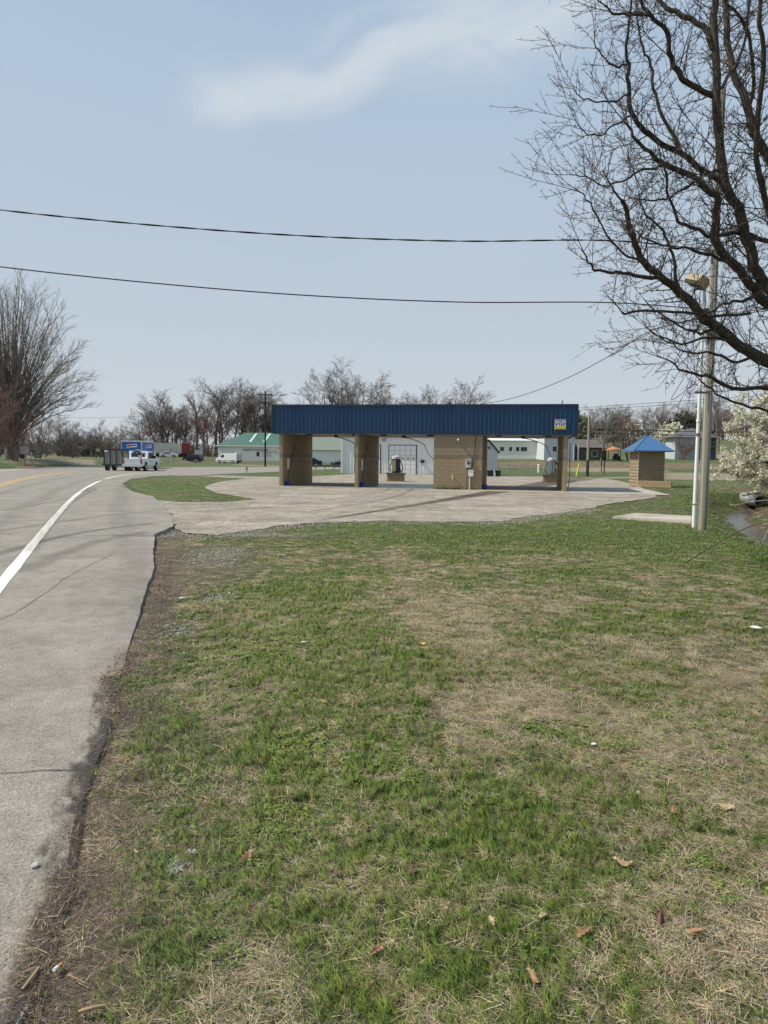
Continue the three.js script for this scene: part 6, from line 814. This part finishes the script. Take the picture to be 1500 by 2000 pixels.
// ---------------------------------------------------------------- the near bare pear tree on the right
{
  const r = mul(515), t = thing('bare_pear_tree', 'large bare tree reaching in from the right edge in front of the utility pole', 'tree', [0, 0, 0]);
  const base = V3(7.15, -0.3, -9.4), fork = at(1715, 800, 9.4);
  part(t, 'trunk', new Wood().limb([base, base.clone().lerp(fork, 0.4).add(V3(0.04, 0, 0)), base.clone().lerp(fork, 0.8), fork], 0.27, 0.2, 14).build(), M.bark);
  const twigs = new Wood(), S = (d) => (0.78 - 0.20 * sst(8, 24, d)) * d / 2 / (FOCAL / 9);
  const spur = (p, d, L, R, lev) => {
    const q = sway(r, p, d, L, lev > 1 ? 5 : 4, 0.085, 0.055); twigs.limb(q, R, Math.max(0.0023, R * 0.3), lev > 1 ? 4 : 3);
    const n = lev > 0 ? Math.round(L * (lev > 1 ? 6 : 7)) + 1 : 0; for (let k = 0; k < n; k++) { const [pp, dd] = along(q, 0.12 + 0.86 * (k + r()) / n); spur(pp, tilt(r, dd, 0.45 + 0.45 * r()), L * (lev > 1 ? 0.45 : 0.36) * (0.4 + 0.9 * r()), Math.max(0.0027, R * 0.55), lev - 1); }
    if (lev < 2) for (let k = 0; k < L * 7; k++) { const [pp, dd] = along(q, r()), e = tilt(r, dd, 0.9 + 0.3 * r()); twigs.limb([pp, pp.clone().addScaledVector(e, 0.02 + 0.03 * r())], 0.003, 0.0024, 3); }
  };
  const limb = (P, d0, d1, z0, z1, dense = 1, lev = 2) => {
    const n = P.length, pts = P.map(([x, y], k) => at(x, y, lerp(z0, z1, k / (n - 1)))), c = new THREE.CatmullRomCurve3(pts), N = n * 4, q = []; for (let k = 0; k <= N; k++) { const p = c.getPoint(k / N); p.x += (vnoise(k * 0.6 + d0, 3) - 0.5) * 0.045; p.y += (vnoise(k * 0.6, d0 + 9) - 0.5) * 0.045; q.push(p); }
    part(t, 'limb', new Wood().limb(q, q.map((_, k) => S(lerp(d0, d1, k / N)) * (0.94 + 0.14 * vnoise(k * 0.9, d1))), 0, 10).build(), M.bark);
    const len = c.getLength(), m = Math.round(len * 12 * dense); for (let k = 0; k < m; k++) { const f = (k + r()) / m, [p, d] = along(q, Math.min(0.999, f)); if (p.x > 6.6) continue; const R = Math.max(0.004, S(lerp(d0, d1, f)) * 0.26); spur(p, tilt(r, d, 0.7 + 0.6 * r()), (0.25 + 0.95 * r() * r()), Math.min(0.010, R), r() < 0.42 ? lev : 1); }
    const [pe, de] = along(q, 0.999); spur(pe, de, 0.45 + 0.3 * r(), S(d1) * 0.8, lev);
  };
  limb([[1715, 800], [1600, 742], [1500, 705], [1444, 676], [1402, 641], [1360, 604], [1318, 562], [1276, 529], [1254, 504], [1240, 470], [1224, 420], [1216, 392]], 46, 8, 9.4, 8.3);
  limb([[1296, 545], [1258, 538], [1220, 534], [1189, 530], [1161, 523], [1147, 509], [1133, 487]], 10, 2.5, 8.4, 8.0, 1, 1); limb([[1268, 520], [1250, 508], [1220, 495], [1192, 464], [1172, 436], [1155, 400], [1136, 378], [1110, 366]], 6, 2, 8.4, 7.8, 1, 1);
  limb([[1715, 800], [1620, 700], [1560, 640], [1500, 592], [1472, 563], [1430, 512], [1398, 472], [1396, 430], [1401, 392], [1391, 375], [1345, 340], [1300, 322], [1270, 300], [1245, 272], [1220, 240]], 42, 5, 9.4, 9.0);
  limb([[1725, 790], [1620, 680], [1540, 605], [1500, 562], [1483, 540], [1470, 506], [1455, 456], [1440, 404], [1420, 364], [1410, 308], [1399, 196], [1397, 100], [1396, 0], [1398, -140], [1402, -300]], 46, 20, 9.5, 9.6, 0.9);
  limb([[1414, 358], [1360, 322], [1321, 297], [1282, 274], [1254, 252], [1237, 224], [1226, 190], [1227, 140], [1224, 90], [1231, 28], [1235, -40]], 19, 4, 9.6, 8.7); limb([[1226, 186], [1200, 197], [1170, 200], [1140, 192], [1118, 176]], 5, 2, 8.8, 8.5, 1, 1); limb([[1237, 226], [1205, 240], [1180, 262], [1150, 262], [1118, 232]], 5, 2, 8.8, 8.5, 1, 1); limb([[1306, 322], [1262, 330], [1215, 350], [1180, 360], [1150, 348], [1118, 342]], 6, 2.4, 8.9, 8.4, 1, 1);
  limb([[1326, 288], [1310, 252], [1287, 213], [1276, 168], [1273, 126], [1259, 104], [1248, 76], [1244, 20]], 10, 3.5, 9.2, 9.3); limb([[1397, 188], [1346, 165], [1318, 134], [1304, 98], [1304, 62], [1270, 31], [1248, -6], [1236, -60]], 18, 6, 9.6, 9.1); limb([[1268, 31], [1228, 27], [1198, 24], [1184, 13], [1160, -8]], 7, 2.5, 9.1, 8.9, 1, 1); limb([[1393, 95], [1374, 53], [1332, 31], [1293, 8], [1262, -30]], 18, 9, 9.6, 9.9); limb([[1226, 128], [1200, 128], [1182, 116], [1164, 90], [1158, 62]], 5, 2, 8.7, 8.6, 1, 1);
  limb([[1725, 785], [1610, 500], [1535, 350], [1500, 306], [1472, 252], [1455, 196], [1432, 140], [1420, 60], [1412, -40], [1405, -200]], 40, 16, 9.6, 10.3); limb([[1467, 204], [1472, 140], [1464, 84], [1452, 42], [1416, -4], [1390, -60]], 10, 6, 10.2, 9.9); limb([[1540, 480], [1500, 472], [1458, 456], [1416, 458], [1388, 464], [1360, 448], [1326, 434], [1314, 400], [1301, 364], [1299, 326]], 13, 5, 9.8, 8.9);
  limb([[1500, 590], [1472, 582], [1444, 588], [1415, 594], [1390, 610], [1360, 622]], 9, 4, 9.3, 8.7); limb([[1640, 770], [1560, 762], [1500, 758], [1444, 759], [1402, 747], [1374, 733], [1346, 728], [1318, 714], [1282, 693]], 15, 2.5, 9.4, 8.4); limb([[1640, 800], [1560, 806], [1500, 802], [1458, 794], [1416, 778], [1388, 761], [1366, 742]], 9, 3, 9.4, 8.6, 0.5, 1); limb([[1444, 674], [1388, 658], [1332, 669], [1298, 660], [1270, 646]], 7, 2.5, 9.0, 8.4); limb([[1326, 565], [1318, 520], [1304, 470], [1290, 448], [1259, 414], [1246, 380]], 8, 3, 8.6, 8.6); limb([[1466, 614], [1388, 616], [1318, 606], [1231, 609], [1217, 613]], 7, 5, 8.7, 8.1, 0.15, 0);
  limb([[1560, 640], [1530, 500], [1500, 420], [1480, 330], [1478, 250], [1490, 150], [1485, 60], [1480, -40]], 20, 9, 9.5, 8.6); limb([[1500, 705], [1470, 700], [1430, 705], [1390, 690], [1350, 690], [1310, 672], [1285, 655]], 9, 3, 9.1, 9.3); limb([[1402, 640], [1370, 650], [1340, 640], [1300, 620], [1262, 590]], 7, 2.5, 8.9, 8.4); limb([[1410, 330], [1370, 345], [1330, 372], [1290, 392], [1250, 390]], 9, 3, 9.5, 8.5); limb([[1398, 190], [1420, 150], [1445, 110], [1460, 40], [1470, -30]], 9, 5, 9.6, 10); limb([[1430, 512], [1390, 500], [1350, 486], [1310, 484], [1270, 470], [1235, 450]], 9, 3, 9.3, 8.9);
  part(t, 'twigs', twigs.build(), M.twig).userData.kind = 'stuff'; console.log('near twigs triangles', twigs.i.length / 3);
}

scene.traverse(o => { if (o.isMesh) { o.castShadow = true; o.receiveShadow = true; } });
renderer.render(scene, camera);
